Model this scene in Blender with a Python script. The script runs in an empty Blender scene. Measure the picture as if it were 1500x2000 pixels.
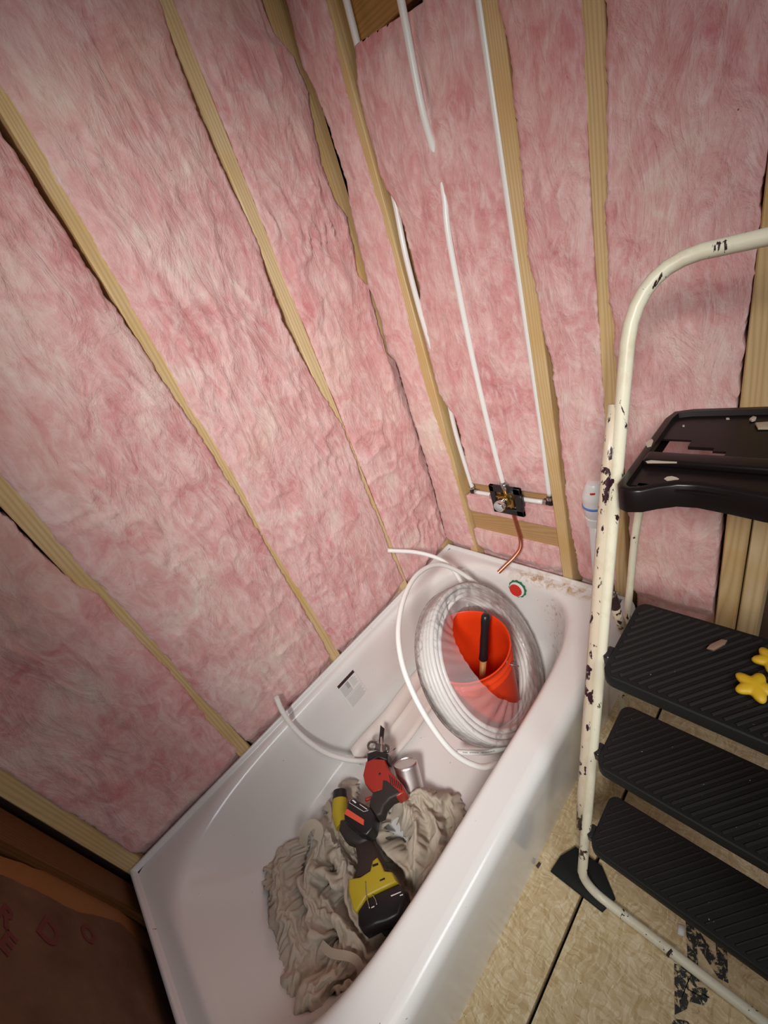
import bpy, bmesh, math, random
import numpy as np
from mathutils import Vector, Matrix
random.seed(3)
C = bpy.context.scene.collection
SC = bpy.context.scene
PI = math.pi

# ------------------------------------------------------------------ camera
CAM = np.array([1.0588, 1.1419, 1.5240]); FPX = 812.14
RM = np.array([[-0.66252, 0.67843, -0.31749], [0.56363, 0.17237, -0.80784], [-0.49334, -0.71416, -0.49658]])
cd = bpy.data.cameras.new('camera'); cam = bpy.data.objects.new('camera', cd); C.objects.link(cam)
cd.sensor_fit = 'VERTICAL'; cd.sensor_height = 24; cd.sensor_width = 18; cd.lens = FPX/2000*24
cd.clip_start = .02; cd.clip_end = 50
_m = Matrix.Identity(4)
for i in range(3):
    _m[i][0] = RM[0][i]; _m[i][1] = -RM[1][i]; _m[i][2] = -RM[2][i]; _m[i][3] = CAM[i]
cam.matrix_world = _m
SC.camera = cam

# ------------------------------------------------------------------ view, world, lights
SC.view_settings.view_transform = 'Standard'
SC.view_settings.look = 'None'
SC.view_settings.gamma = 1
SC.view_settings.exposure = 0.02
SC.view_settings.use_curve_mapping = False
w = bpy.data.worlds.new('world'); SC.world = w; w.use_nodes = True
w.node_tree.nodes['Background'].inputs[0].default_value = (1.0, .86, .76, 1)
w.node_tree.nodes['Background'].inputs[1].default_value = .07

def lamp(name, kind, loc, target, energy, size, col, spread=PI, size_y=None):
    d = bpy.data.lights.new(name, kind); o = bpy.data.objects.new(name, d); C.objects.link(o)
    o.location = loc; o.rotation_euler = (Vector(target)-Vector(loc)).to_track_quat('-Z', 'Y').to_euler()
    d.energy = energy; d.color = col
    if kind == 'AREA':
        d.size = size; d.spread = spread
        if size_y: d.shape = 'RECTANGLE'; d.size_y = size_y
    if kind == 'SPOT':
        d.shadow_soft_size = size; d.spot_size = spread; d.spot_blend = 1.0
    return o
# the room's ceiling light, beyond the foot wall: that wall shades the foot of the tub
lamp('ceiling_light', 'SPOT', (1.90, 1.50, 2.15), (.58, .0, .80), 225, .22, (1.0, .965, .91), math.radians(74))
lamp('daylight', 'AREA', (.9, 2.4, 2.1), (.6, .8, .2), 6, .8, (.92, .96, 1.0), math.radians(120))

# ------------------------------------------------------------------ helpers
def at(u, v, ax, val):
    d = RM.T @ np.array([(u-750)/FPX, (v-1000)/FPX, 1.0]); a = 'xyz'.index(ax)
    return CAM + d*((val-CAM[a])/d[a])
def _h(ix, iy, seed):
    n = (ix.astype(np.int64)*374761393 + iy.astype(np.int64)*668265263 + seed*1442695041) & 0xffffffff
    n = ((n ^ (n >> 13))*1274126177) & 0xffffffff
    n = ((n ^ (n >> 16))*2246822519) & 0xffffffff
    return ((n ^ (n >> 15)) & 0xffff)/65535.0
def vn(x, y, seed=0):
    x = np.asarray(x, float); y = np.asarray(y, float)
    ix = np.floor(x); iy = np.floor(y); fx = x-ix; fy = y-iy
    fx = fx*fx*fx*(fx*(fx*6-15)+10); fy = fy*fy*fy*(fy*(fy*6-15)+10)
    a = _h(ix, iy, seed); b = _h(ix+1, iy, seed); c = _h(ix, iy+1, seed); d = _h(ix+1, iy+1, seed)
    return (a*(1-fx)+b*fx)*(1-fy)+(c*(1-fx)+d*fx)*fy
def fbm(x, y, o=4, seed=0):
    s = 0; a = .5; 
    for i in range(o):
        s = s+a*vn(x, y, seed+i*7); x = x*2.03+1.7; y = y*2.03+3.1; a *= .5
    return s/(1-.5**o)
def ridge(x, y, seed=0): return 1-np.abs(2*vn(x, y, seed)-1)

ORG = {}
def mesh_obj(name, V, F, m, parent=None, loc=None, smooth=True, sharp=None):
    me = bpy.data.meshes.new(name)
    if parent is not None: o3 = ORG[parent.name]
    else: o3 = Vector(loc) if loc is not None else Vector((0, 0, 0))
    V = np.asarray(V, float)-np.array(o3)
    me.from_pydata([tuple(p) for p in V], [], [tuple(f) for f in F])
    me.update()
    if m:
        for mm in (m if isinstance(m, (list, tuple)) else [m]): me.materials.append(mm)
    if smooth:
        me.polygons.foreach_set('use_smooth', [True]*len(me.polygons))
        if sharp is not None: me.set_sharp_from_angle(angle=math.radians(sharp))
    o = bpy.data.objects.new(name, me); C.objects.link(o)
    if parent is not None: o.parent = parent
    else: o.location = o3
    ORG[o.name] = o3
    return o
def tag(o, label, cat, group=None, kind=None):
    if label: o['label'] = label
    if cat: o['category'] = cat
    if group: o['group'] = group
    if kind: o['kind'] = kind
    return o
def thing(name, label, cat, loc=(0, 0, 0), group=None):
    o = bpy.data.objects.new(name, None); C.objects.link(o); o.location = loc; o.empty_display_size = .05
    ORG[o.name] = Vector(loc)
    return tag(o, label, cat, group)
def struct(o): o['kind'] = 'structure'; return o
def join(gs):
    V = []; F = []; k = 0
    for v, f in gs:
        V += [tuple(p) for p in v]; F += [tuple(i+k for i in q) for q in f]; k += len(v)
    return V, F
def from_bm(bm):
    bm.verts.index_update(); V = [tuple(v.co) for v in bm.verts]; F = [tuple(v.index for v in f.verts) for f in bm.faces]
    bm.free(); return V, F
def box(lo, hi, bev=0, seg=2, mat=None):
    bm = bmesh.new(); bmesh.ops.create_cube(bm, size=1)
    for v in bm.verts: v.co = Vector([(lo[i]+hi[i])/2+v.co[i]*(hi[i]-lo[i]) for i in range(3)])
    if bev: bmesh.ops.bevel(bm, geom=bm.edges[:], offset=bev, segments=seg, profile=.5, affect='EDGES')
    if mat is not None: bm.transform(mat)
    bmesh.ops.recalc_face_normals(bm, faces=bm.faces[:])
    return from_bm(bm)
def prism(pts, vec, bev=0, seg=2):
    """closed outline of 3D points swept by vec, edges rounded"""
    bm = bmesh.new(); vec = Vector(vec)
    a = [bm.verts.new(Vector(p)) for p in pts]; b = [bm.verts.new(Vector(p)+vec) for p in pts]; n = len(a)
    bm.faces.new(a); bm.faces.new(b[::-1])
    for i in range(n): bm.faces.new((a[i], b[i], b[(i+1) % n], a[(i+1) % n]))
    bmesh.ops.recalc_face_normals(bm, faces=bm.faces[:])
    if bev:
        es = [e for e in bm.edges if not (abs((e.verts[0].co-e.verts[1].co).normalized().dot(vec.normalized())) > .95)]
        bmesh.ops.bevel(bm, geom=es, offset=bev, segments=seg, profile=.5, affect='EDGES', clamp_overlap=True)
    bmesh.ops.triangulate(bm, faces=[f for f in bm.faces if len(f.verts) > 4])
    return from_bm(bm)
def spline(P, n=8, closed=False):
    P = [np.array(p, float) for p in P]; out = []; N = len(P)
    rng = range(N if closed else N-1)
    for i in rng:
        p0 = P[(i-1) % N] if (closed or i > 0) else 2*P[0]-P[1]
        p1 = P[i]; p2 = P[(i+1) % N]
        p3 = P[(i+2) % N] if (closed or i+2 < N) else 2*P[-1]-P[-2]
        for k in range(n):
            t = k/n
            out.append(.5*((2*p1)+(-p0+p2)*t+(2*p0-5*p1+4*p2-p3)*t*t+(-p0+3*p1-3*p2+p3)*t**3))
    if not closed: out.append(P[-1])
    return out
def tube(P, r, seg=12, closed=False, caps=True, flat=None):
    P = [Vector(p) for p in P]; n = len(P); V = []; F = []
    T = []
    for i in range(n):
        a = P[(i-1) % n] if (closed or i > 0) else P[i]; b = P[(i+1) % n] if (closed or i < n-1) else P[i]
        T.append((b-a).normalized())
    up = T[0].orthogonal().normalized()
    if flat is not None: up = (Vector(flat[0])-T[0]*Vector(flat[0]).dot(T[0])).normalized()
    for i in range(n):
        up = (up-T[i]*up.dot(T[i])).normalized(); s = T[i].cross(up)
        rr = r[i] if hasattr(r, '__len__') else r
        for k in range(seg):
            a = 2*PI*k/seg; sx = flat[1] if flat is not None else 1
            V.append(P[i]+up*math.cos(a)*rr*sx+s*math.sin(a)*rr)
    m = n if closed else n-1
    for i in range(m):
        for k in range(seg):
            j = (i+1) % n; F.append((i*seg+k, i*seg+(k+1) % seg, j*seg+(k+1) % seg, j*seg+k))
    if caps and not closed: F.append(tuple(range(seg))[::-1]); F.append(tuple((n-1)*seg+k for k in range(seg)))
    return V, F
def lathe(prof, mat=None, seg=40):
    V = []; F = []
    for r, z in prof:
        for k in range(seg): V.append(Vector((r*math.cos(2*PI*k/seg), r*math.sin(2*PI*k/seg), z)))
    for i in range(len(prof)-1):
        for k in range(seg): F.append((i*seg+k, i*seg+(k+1) % seg, (i+1)*seg+(k+1) % seg, (i+1)*seg+k))
    if mat is not None: V = [mat@v for v in V]
    return V, F
def frame(loc, z, x=None):
    z = Vector(z).normalized(); x = Vector(x) if x is not None else z.orthogonal(); x = (x-z*x.dot(z)).normalized(); y = z.cross(x)
    m = Matrix((x, y, z)).transposed().to_4x4(); m.translation = Vector(loc); return m
def segs(a, b, n): return [tuple(np.array(a)+(np.array(b)-np.array(a))*i/n) for i in range(n+1)]

# ------------------------------------------------------------------ materials
def mat(name, col, rough=.5, metal=0, spec=.5, **k):
    m = bpy.data.materials.new(name); m.use_nodes = True; b = m.node_tree.nodes['Principled BSDF']
    b.inputs['Base Color'].default_value = (*col, 1); b.inputs['Roughness'].default_value = rough
    b.inputs['Metallic'].default_value = metal; b.inputs['Specular IOR Level'].default_value = spec
    for a, v in k.items(): b.inputs[a.replace('_', ' ')].default_value = v
    return m
class N:
    def __init__(s, m): s.m = m; s.t = m.node_tree; s.b = s.t.nodes['Principled BSDF']
    def n(s, ty, **k):
        o = s.t.nodes.new(ty)
        for a, v in k.items(): setattr(o, a, v)
        return o
    def l(s, a, b): s.t.links.new(a, b)
    def coord(s, scale=(1, 1, 1), rnd=False, rot=(0, 0, 0)):
        tc = s.n('ShaderNodeTexCoord'); mp = s.n('ShaderNodeMapping'); s.l(tc.outputs['Object'], mp.inputs[0])
        mp.inputs['Scale'].default_value = scale; mp.inputs['Rotation'].default_value = rot
        if rnd:
            oi = s.n('ShaderNodeObjectInfo'); mu = s.n('ShaderNodeMath', operation='MULTIPLY'); s.l(oi.outputs['Random'], mu.inputs[0]); mu.inputs[1].default_value = 13.
            cb = s.n('ShaderNodeCombineXYZ'); [s.l(mu.outputs[0], cb.inputs[i]) for i in range(3)]; s.l(cb.outputs[0], mp.inputs['Location'])
        return mp.outputs[0]
    def noise(s, vec, scale, det=4, rough=.5, dist=0):
        o = s.n('ShaderNodeTexNoise'); s.l(vec, o.inputs['Vector']); o.inputs['Scale'].default_value = scale
        o.inputs['Detail'].default_value = det; o.inputs['Roughness'].default_value = rough; o.inputs['Distortion'].default_value = dist
        return o.outputs['Fac']
    def ramp(s, fac, stops, interp='LINEAR'):
        r = s.n('ShaderNodeValToRGB'); s.l(fac, r.inputs[0]); e = r.color_ramp.elements; r.color_ramp.interpolation = interp
        while len(e) < len(stops): e.new(.5)
        for i, (p, c) in enumerate(stops): e[i].position = p; e[i].color = (*c, 1) if len(c) == 3 else c
        return r.outputs[0]
    def mix(s, f, a, b, mode='MIX'):
        o = s.n('ShaderNodeMix', data_type='RGBA', blend_type=mode)
        for v, i in ((f, 0), (a, 6), (b, 7)):
            if isinstance(v, (int, float)): o.inputs[i].default_value = v
            elif isinstance(v, tuple): o.inputs[i].default_value = (*v, 1)
            else: s.l(v, o.inputs[i])
        return o.outputs[2]
    def bump(s, h, strength=.3, dist=.01, prev=None):
        o = s.n('ShaderNodeBump'); s.l(h, o.inputs['Height']); o.inputs['Strength'].default_value = strength; o.inputs['Distance'].default_value = dist
        if prev: s.l(prev, o.inputs['Normal'])
        return o.outputs[0]
    def math(s, op, a, b=0.):
        o = s.n('ShaderNodeMath', operation=op)
        for v, i in ((a, 0), (b, 1)):
            if isinstance(v, (int, float)): o.inputs[i].default_value = v
            else: s.l(v, o.inputs[i])
        return o.outputs[0]
    def col(s, c): s.l(c, s.b.inputs['Base Color'])
    def nor(s, c): s.l(c, s.b.inputs['Normal'])

def pine(name, light=(.74, .55, .29), dark=(.44, .27, .10), axis='z', rough=.6):
    m = mat(name, light, rough, spec=.3); n = N(m)
    sc = {'z': (1, 1, .07), 'y': (1, .07, 1), 'x': (.07, 1, 1)}[axis]
    v = n.coord(sc, rnd=True)
    big = n.noise(v, 7, 2, .45, .5)
    tc = n.n('ShaderNodeTexCoord'); sp = n.n('ShaderNodeSeparateXYZ'); n.l(tc.outputs['Object'], sp.inputs[0])
    lat = n.math('ADD', sp.outputs['Z' if axis == 'y' else 'X'], sp.outputs['X' if axis == 'y' else 'Y'])
    rings = n.math('FRACT', n.math('ADD', n.math('MULTIPLY', lat, 105.), n.math('MULTIPLY', big, 15.)))
    rings = n.math('ABSOLUTE', n.math('SUBTRACT', rings, .5))
    fine = n.noise(n.coord(tuple(q*(1 if q < 1 else 1) for q in sc), rnd=True), 240, 3, .6)
    c = n.ramp(rings, [(.0, tuple(.35*a+.65*b for a, b in zip(light, dark))), (.12, tuple(.6*a+.4*b for a, b in zip(light, dark))), (.30, tuple(.85*a+.15*b for a, b in zip(light, dark))), (.5, light)])
    c = n.mix(n.math('MULTIPLY', fine, .5), c, tuple(x*.72 for x in light))
    blot = n.noise(n.coord((1, 1, 1), rnd=True), 7, 3)
    c = n.mix(n.ramp(blot, [(.45, (0, 0, 0)), (.75, (.55, .55, .55))]), c, (light[0]*.8, light[1]*.66, light[2]*.42))
    n.col(c); n.nor(n.bump(fine, .25, .002)); return m
PINE = pine('pine_board'); PINE_Y = pine('pine_crosspiece', (.55, .36, .17), (.36, .21, .09), 'y')
PINE_L = pine('pale_pine', (.80, .64, .38), (.50, .30, .11))
PINE_H = pine('amber_header_pine', (.56, .32, .11), (.33, .15, .03), 'y')
PINE_D = pine('shade_brown_pine', (.16, .065, .02), (.07, .02, .008))  # shade on the foot wall stud, put into the pine colour

def pink():
    m = mat('pink_fiberglass', (.78, .42, .42), .95, spec=.12, Sheen_Weight=.25); n = N(m)
    v = n.coord((1, 1, 1), rnd=True)
    big = n.noise(v, 5.5, 6, .68, .9)
    c = n.ramp(big, [(.30, (.60, .21, .225)), (.44, (.73, .38, .375)), (.56, (.79, .50, .48)), (.68, (.82, .66, .59))])
    st = n.noise(n.coord((3.0, 3.0, .8), rnd=True), 9, 6, .7, 1.2)
    c = n.mix(n.ramp(st, [(.38, (.45, .45, .45)), (.56, (0, 0, 0))]), c, (.68, .31, .31))
    fib = n.noise(n.coord((1, 1, .5), rnd=True), 24, 8, .66, 1.4)
    c = n.mix(n.ramp(fib, [(.44, (0, 0, 0)), (.68, (.65, .65, .65))]), c, (.88, .69, .66))
    rare = n.noise(v, 2.2, 2, .5)
    c = n.mix(n.ramp(rare, [(.60, (0, 0, 0)), (.74, (.35, .35, .35))]), c, (.80, .66, .50))
    sp_ = n.noise(v, 95, 1, .3); c = n.mix(n.ramp(sp_, [(.845, (0, 0, 0)), (.86, (.85, .85, .85))]), c, (.14, .04, .04))
    n.col(c)
    b1 = n.bump(fib, .45, .012)
    wv = n.noise(n.coord((1, 1, .45), rnd=True), 13, 5, .6, 2.2)
    b1 = n.bump(wv, .5, .018, b1)
    b2 = n.bump(n.noise(n.coord((1, 1, .6), rnd=True), 120, 5, .7, .8), .22, .003, b1)
    n.nor(b2); return m
PINK = pink()

def enamel():
    m = mat('white_tub_enamel', (.80, .79, .775), .20, spec=.5, Coat_Weight=.3, Coat_Roughness=.1); n = N(m)
    tc = n.n('ShaderNodeTexCoord'); sp = n.n('ShaderNodeSeparateXYZ'); n.l(tc.outputs['Object'], sp.inputs[0])
    x = n.math('ADD', sp.outputs[0], .762); y = n.math('ADD', sp.outputs[1], .388); z = sp.outputs[2]
    def band(q, a, b, s):   # 1 between a and b
        r1 = n.n('ShaderNodeMapRange'); n.l(q, r1.inputs[0]); r1.inputs[1].default_value = a-s; r1.inputs[2].default_value = a+s
        r2 = n.n('ShaderNodeMapRange'); n.l(q, r2.inputs[0]); r2.inputs[1].default_value = b-s; r2.inputs[2].default_value = b+s; r2.inputs[3].default_value = 1; r2.inputs[4].default_value = 0
        return n.math('MULTIPLY', r1.outputs[0], r2.outputs[0])
    no = n.noise(n.coord((1, 1, 1)), 34, 6, .72, .8)
    deck = n.math('MULTIPLY', n.math('MULTIPLY', band(x, .014, .06, .012), band(y, .36, .68, .07)), band(z, .33, .40, .01))
    spot = n.math('MULTIPLY', n.math('MULTIPLY', band(x, .03, .20, .04), band(y, .50, .64, .03)), band(z, .12, .30, .03))
    flr = n.math('MULTIPLY', n.math('MULTIPLY', band(x, .35, .98, .05), band(y, .22, .62, .04)), band(z, .0, .12, .02))
    def sp_(mask, lo, hi):
        a = n.math('MULTIPLY', mask, n.ramp(no, [(lo, (0, 0, 0)), (hi, (1, 1, 1))])); return a
    c = n.mix(sp_(deck, .45, .60), (.80, .79, .775), (.47, .31, .16))
    c = n.mix(sp_(spot, .56, .62), c, (.42, .26, .13))
    c = n.mix(sp_(flr, .66, .69), c, (.30, .16, .09))
    dots = n.noise(n.coord((1, 1, 1)), 75, 2, .5)
    c = n.mix(n.ramp(dots, [(.765, (0, 0, 0)), (.785, (.8, .8, .8))]), c, (.30, .23, .17))
    n.col(c)
    n.l(n.math('ADD', n.math('MULTIPLY', sp_(deck, .4, .55), .4), .20), n.b.inputs['Roughness'])
    return m
ENAMEL = enamel()
def osb():
    m = mat('osb_subfloor', (.55, .42, .24), .75, spec=.25); n = N(m)
    v = n.n('ShaderNodeTexVoronoi'); co = n.coord((1, 1, 1)); 
    d = n.n('ShaderNodeTexNoise'); n.l(co, d.inputs['Vector']); d.inputs['Scale'].default_value = 14; d.inputs['Detail'].default_value = 3
    mv = n.n('ShaderNodeVectorMath', operation='MULTIPLY_ADD'); n.l(d.outputs['Color'], mv.inputs[0]); mv.inputs[1].default_value = (.06, .06, .06); n.l(co, mv.inputs[2])
    st = n.n('ShaderNodeMapping'); n.l(mv.outputs[0], st.inputs[0]); st.inputs['Scale'].default_value = (44, 190, 20); st.inputs['Rotation'].default_value = (0, 0, .6)
    n.l(st.outputs[0], v.inputs['Vector']); v.inputs['Scale'].default_value = 1
    st2 = n.n('ShaderNodeMapping'); n.l(mv.outputs[0], st2.inputs[0]); st2.inputs['Scale'].default_value = (210, 46, 20); st2.inputs['Rotation'].default_value = (0, 0, -.3)
    v2 = n.n('ShaderNodeTexVoronoi'); n.l(st2.outputs[0], v2.inputs['Vector']); v2.inputs['Scale'].default_value = 1
    c = n.mix(.5, v.outputs['Color'], v2.outputs['Color'])
    bw = n.n('ShaderNodeRGBToBW'); n.l(c, bw.inputs[0])
    c = n.ramp(bw.outputs[0], [(.20, (.45, .33, .17)), (.42, (.55, .42, .24)), (.58, (.60, .48, .29)), (.82, (.72, .61, .42))])
    fi = n.noise(n.coord((1, 3, 1), rot=(0, 0, .6)), 90, 5, .7)
    c = n.mix(n.ramp(fi, [(.45, (0, 0, 0)), (.8, (.6, .6, .6))]), c, (.50, .36, .19))
    dk = n.noise(n.coord(), 130, 2, .5)
    c = n.mix(n.ramp(dk, [(.74, (0, 0, 0)), (.77, (.9, .9, .9))]), c, (.08, .05, .03))
    n.col(c); n.nor(n.bump(bw.outputs[0], .25, .002)); return m
OSB = osb()
def chippy(name, col, amt, rust=(.035, .012, .018)):
    m = mat(name, col, .35, spec=.45); n = N(m)
    a = n.noise(n.coord((1, 1, .35)), 55, 5, .62, .4); big = n.noise(n.coord(), 5, 2)
    s = n.math('ADD', a, n.math('MULTIPLY', n.math('SUBTRACT', big, .5), .45))
    k = n.ramp(s, [(amt, (0, 0, 0)), (amt+.012, (1, 1, 1))])
    stain = n.noise(n.coord((1, 1, .5)), 22, 6, .7)
    c = n.mix(n.ramp(stain, [(.5, (0, 0, 0)), (.8, (.7, .7, .7))]), col, (col[0]*.72, col[1]*.62, col[2]*.48))
    n.col(n.mix(k, c, rust)); n.nor(n.bump(n.math('SUBTRACT', 1., k), .3, .001)); return m
CREAM = chippy('chipped_cream_paint', (.74, .70, .55), .635)
RUSTY = chippy('rust_flecked_paint', (.62, .52, .40), .575)
def flecked(name, col, fleck, lo, rough, scale=70, spec=.5):
    m = mat(name, col, rough, spec=spec); n = N(m)
    a = n.noise(n.coord(), scale, 3, .55, .5)
    n.col(n.mix(n.ramp(a, [(lo, (0, 0, 0)), (lo+.015, (1, 1, 1))]), col, fleck)); return m
RUBBER = flecked('black_ribbed_rubber', (.008, .0075, .007), (.30, .30, .28), .735, .45, 120, .4)
RUBBER_G = mat('dark_grey_rubber', (.008, .009, .009), .65, spec=.3)
RIBM = flecked('highlit_rubber_ribs', (.016, .0155, .0145), (.30, .30, .28), .735, .40, 120, .5)  # paler than the tread: the ribs' highlight is put into their colour
TRAYM = flecked('glossy_black_plastic', (.009, .006, .006), (.35, .33, .30), .79, .30, 60, .35)
PAINT = mat('dried_beige_paint', (.48, .40, .32), .6)
PEX = mat('white_pex', (.86, .86, .84), .32, spec=.5, Subsurface_Weight=.1, Subsurface_Scale=.01)
PVC = flecked('white_pvc', (.80, .80, .82), (.3, .2, .18), .76, .35, 60)
COPPER = mat('copper', (.60, .23, .15), .36, 1)
STEEL = mat('steel', (.62, .62, .62), .25, 1)
BRASS = mat('brass', (.50, .34, .12), .32, 1)
CHROME = mat('chrome', (.75, .76, .77), .15, 1)
BLACKP = mat('black_plastic', (.012, .011, .013), .35)
DARKP = mat('dark_rubber_grip', (.028, .022, .020), .55)
ORANGE = mat('orange_bucket_plastic', (.86, .055, .008), .38, spec=.5, Subsurface_Weight=.15, Subsurface_Scale=.02)
RED = mat('red_tool_plastic', (.36, .028, .018), .35)
YEL = mat('yellow_tool_plastic', (.46, .35, .02), .42)
STAR = mat('yellow_toy_plastic', (.62, .38, .015), .5, Subsurface_Weight=.1)
WOODH = mat('hammer_handle_wood', (.55, .25, .07), .5)
WHITE = mat('white_print', (.8, .8, .8), .6)
def cloth_mat():
    m = mat('beige_cotton', (.47, .41, .335), .9, spec=.15, Sheen_Weight=.15); n = N(m)
    a = n.noise(n.coord(), 320, 3, .6); n.nor(n.bump(a, .25, .001)); 
    b = n.noise(n.coord(), 9, 3); n.col(n.mix(b, (.56, .49, .40), (.47, .41, .33))); return m
CLOTH = cloth_mat()
def film():
    m = bpy.data.materials.new('clear_shrink_film'); m.use_nodes = True; t = m.node_tree; t.nodes.clear()
    out = t.nodes.new('ShaderNodeOutputMaterial'); mx = t.nodes.new('ShaderNodeMixShader'); tr = t.nodes.new('ShaderNodeBsdfTransparent'); gl = t.nodes.new('ShaderNodeBsdfGlossy')
    df = t.nodes.new('ShaderNodeBsdfDiffuse'); df.inputs[0].default_value = (.85, .82, .82, 1)
    m2 = t.nodes.new('ShaderNodeMixShader'); m2.inputs[0].default_value = .22
    tr.inputs[0].default_value = (.94, .93, .93, 1); gl.inputs['Roughness'].default_value = .10
    lw = t.nodes.new('ShaderNodeLayerWeight'); lw.inputs[0].default_value = .14
    tc = t.nodes.new('ShaderNodeTexCoord'); mp = t.nodes.new('ShaderNodeMapping'); t.links.new(tc.outputs['Object'], mp.inputs[0]); mp.inputs['Scale'].default_value = (1.2, .5, .9)
    no = t.nodes.new('ShaderNodeTexNoise'); no.inputs['Scale'].default_value = 26; no.inputs['Detail'].default_value = 5; no.inputs['Distortion'].default_value = 1.2; t.links.new(mp.outputs[0], no.inputs['Vector'])
    bp = t.nodes.new('ShaderNodeBump'); bp.inputs['Strength'].default_value = .9; bp.inputs['Distance'].default_value = .012; t.links.new(no.outputs['Fac'], bp.inputs['Height'])
    for q in (gl, lw): t.links.new(bp.outputs[0], q.inputs['Normal'])
    t.links.new(tr.outputs[0], m2.inputs[1]); t.links.new(df.outputs[0], m2.inputs[2])
    t.links.new(lw.outputs['Fresnel'], mx.inputs[0]); t.links.new(m2.outputs[0], mx.inputs[1]); t.links.new(gl.outputs[0], mx.inputs[2]); t.links.new(mx.outputs[0], out.inputs[0])
    return m
FILM = film()
def kraft():
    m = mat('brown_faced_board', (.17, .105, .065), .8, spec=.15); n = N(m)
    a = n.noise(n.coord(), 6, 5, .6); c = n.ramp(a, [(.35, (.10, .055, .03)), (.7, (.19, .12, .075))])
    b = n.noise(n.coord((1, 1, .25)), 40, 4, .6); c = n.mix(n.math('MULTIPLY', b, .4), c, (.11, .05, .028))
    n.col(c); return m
KRAFT = kraft()
DARKWALL = mat('gloom_brown_wall', (.022, .008, .005), .8)  # near-black colour stands in for the lack of light on these walls
SHEATH = mat('wall_sheathing', (.10, .06, .04), .9)
def ink():
    m = mat('black_stencil_ink', (.025, .025, .024), .8); n = N(m)
    a = n.noise(n.coord(), 75, 5, .7, .5); n.col(n.mix(n.ramp(a, [(.52, (0, 0, 0)), (.57, (1, 1, 1))]), (.022, .023, .022), (.50, .38, .22))); return m
FLOORPRINT = ink(); PIPEINK = mat('dark_pipe_ink', (.03, .03, .03), .7)

# ------------------------------------------------------------------ setting
W = .776
o = struct(mesh_obj('floor', *join([box((-.2, -.2, -.03), (2.6, .884, 0)), box((-.2, .893, -.03), (2.6, 3.0, 0))]), OSB, smooth=False))
struct(mesh_obj('trim_1', *box((-.2, -.2, -.06), (2.6, 3.0, -.033)), BLACKP, smooth=False))
struct(mesh_obj('wall_left', *box((-.16, -.11, 0), (2.0, -.095, 2.5)), SHEATH, smooth=False))
struct(mesh_obj('wall_back', *box((-.11, -.095, 0), (-.095, 1.115, 2.5)), SHEATH, smooth=False))
# dark room beyond the doorway
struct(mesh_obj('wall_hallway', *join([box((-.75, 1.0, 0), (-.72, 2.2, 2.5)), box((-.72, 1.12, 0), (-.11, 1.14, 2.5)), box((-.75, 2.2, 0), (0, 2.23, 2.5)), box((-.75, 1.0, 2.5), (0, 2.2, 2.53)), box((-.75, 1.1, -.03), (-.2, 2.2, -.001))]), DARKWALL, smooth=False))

# ---- studs
def stud(label, lo, hi, m=PINE, group=None, extra=None):
    g = box(lo, hi, .003, 1)
    o = mesh_obj('wall_stud', *g, m, loc=((lo[0]+hi[0])/2, (lo[1]+hi[1])/2, lo[2]), smooth=True, sharp=40)
    return tag(o, label, 'wall stud')
ZT = 2.45
stud('pine wall stud meeting the tub back rim just above the printed sticker', (.695, -.09, .02), (.737, 0, ZT))['label'] = 'pine wall stud meeting the tub back rim just above the printed sticker'
stud('pine wall stud meeting the tub rim behind the free pipe end, near the corner', (.292, -.09, .02), (.332, 0, ZT), PINE_L)
stud('pine wall stud meeting the tub rim at left, next to the short bent pipe', (1.110, -.09, .02), (1.153, 0, ZT))
stud('dim pine stud ending at the far left corner of the tub', (1.488, -.09, .02), (1.531, 0, ZT))
stud('corner pine stud half buried in torn pink insulation', (-.04, -.09, .02), (.045, -.002, ZT))
stud('wavy grained pine stud left of the shower valve', (-.09, .125, .02), (0, .164, ZT))
stud('straight grained pine stud right of the shower valve', (-.09, .535, .02), (0, .574, ZT))
stud('pine stud behind the ladder rail, beside the white vent cap', (-.09, .712, .02), (0, .752, ZT))
stud('pine stud at the right edge beside the doorway, left of its pair', (-.09, .985, .02), (0, 1.031, ZT), PINE)
stud('pale cathedral grained stud on the doorway edge, right of its pair', (-.09, 1.034, .02), (-.004, 1.078, ZT), PINE_L)
def block(name, label, lo, hi, m):
    return tag(mesh_obj(name, *box(lo, hi, .003, 1), m, loc=((lo[0]+hi[0])/2, (lo[1]+hi[1])/2, lo[2]), sharp=40), label, 'wood block')
block('wood_blocking', 'horizontal pine block right behind the shower valve', (-.085, .165, .622), (-.045, .534, .712), PINE_Y)
block('wood_blocking', 'lower horizontal pine block behind the copper stub', (-.058, .165, .480), (-.020, .534, .572), PINE_Y)
block('wood_header', 'amber grained board at the top between two studs', (-.09, .166, 1.955), (-.055, .534, 2.42), PINE_H)
block('sole_plate', 'bottom wall plate behind the tub end, seen beneath the ladder treads', (-.09, .53, 0), (0.0, 1.08, .038), PINE_Y)

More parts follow.
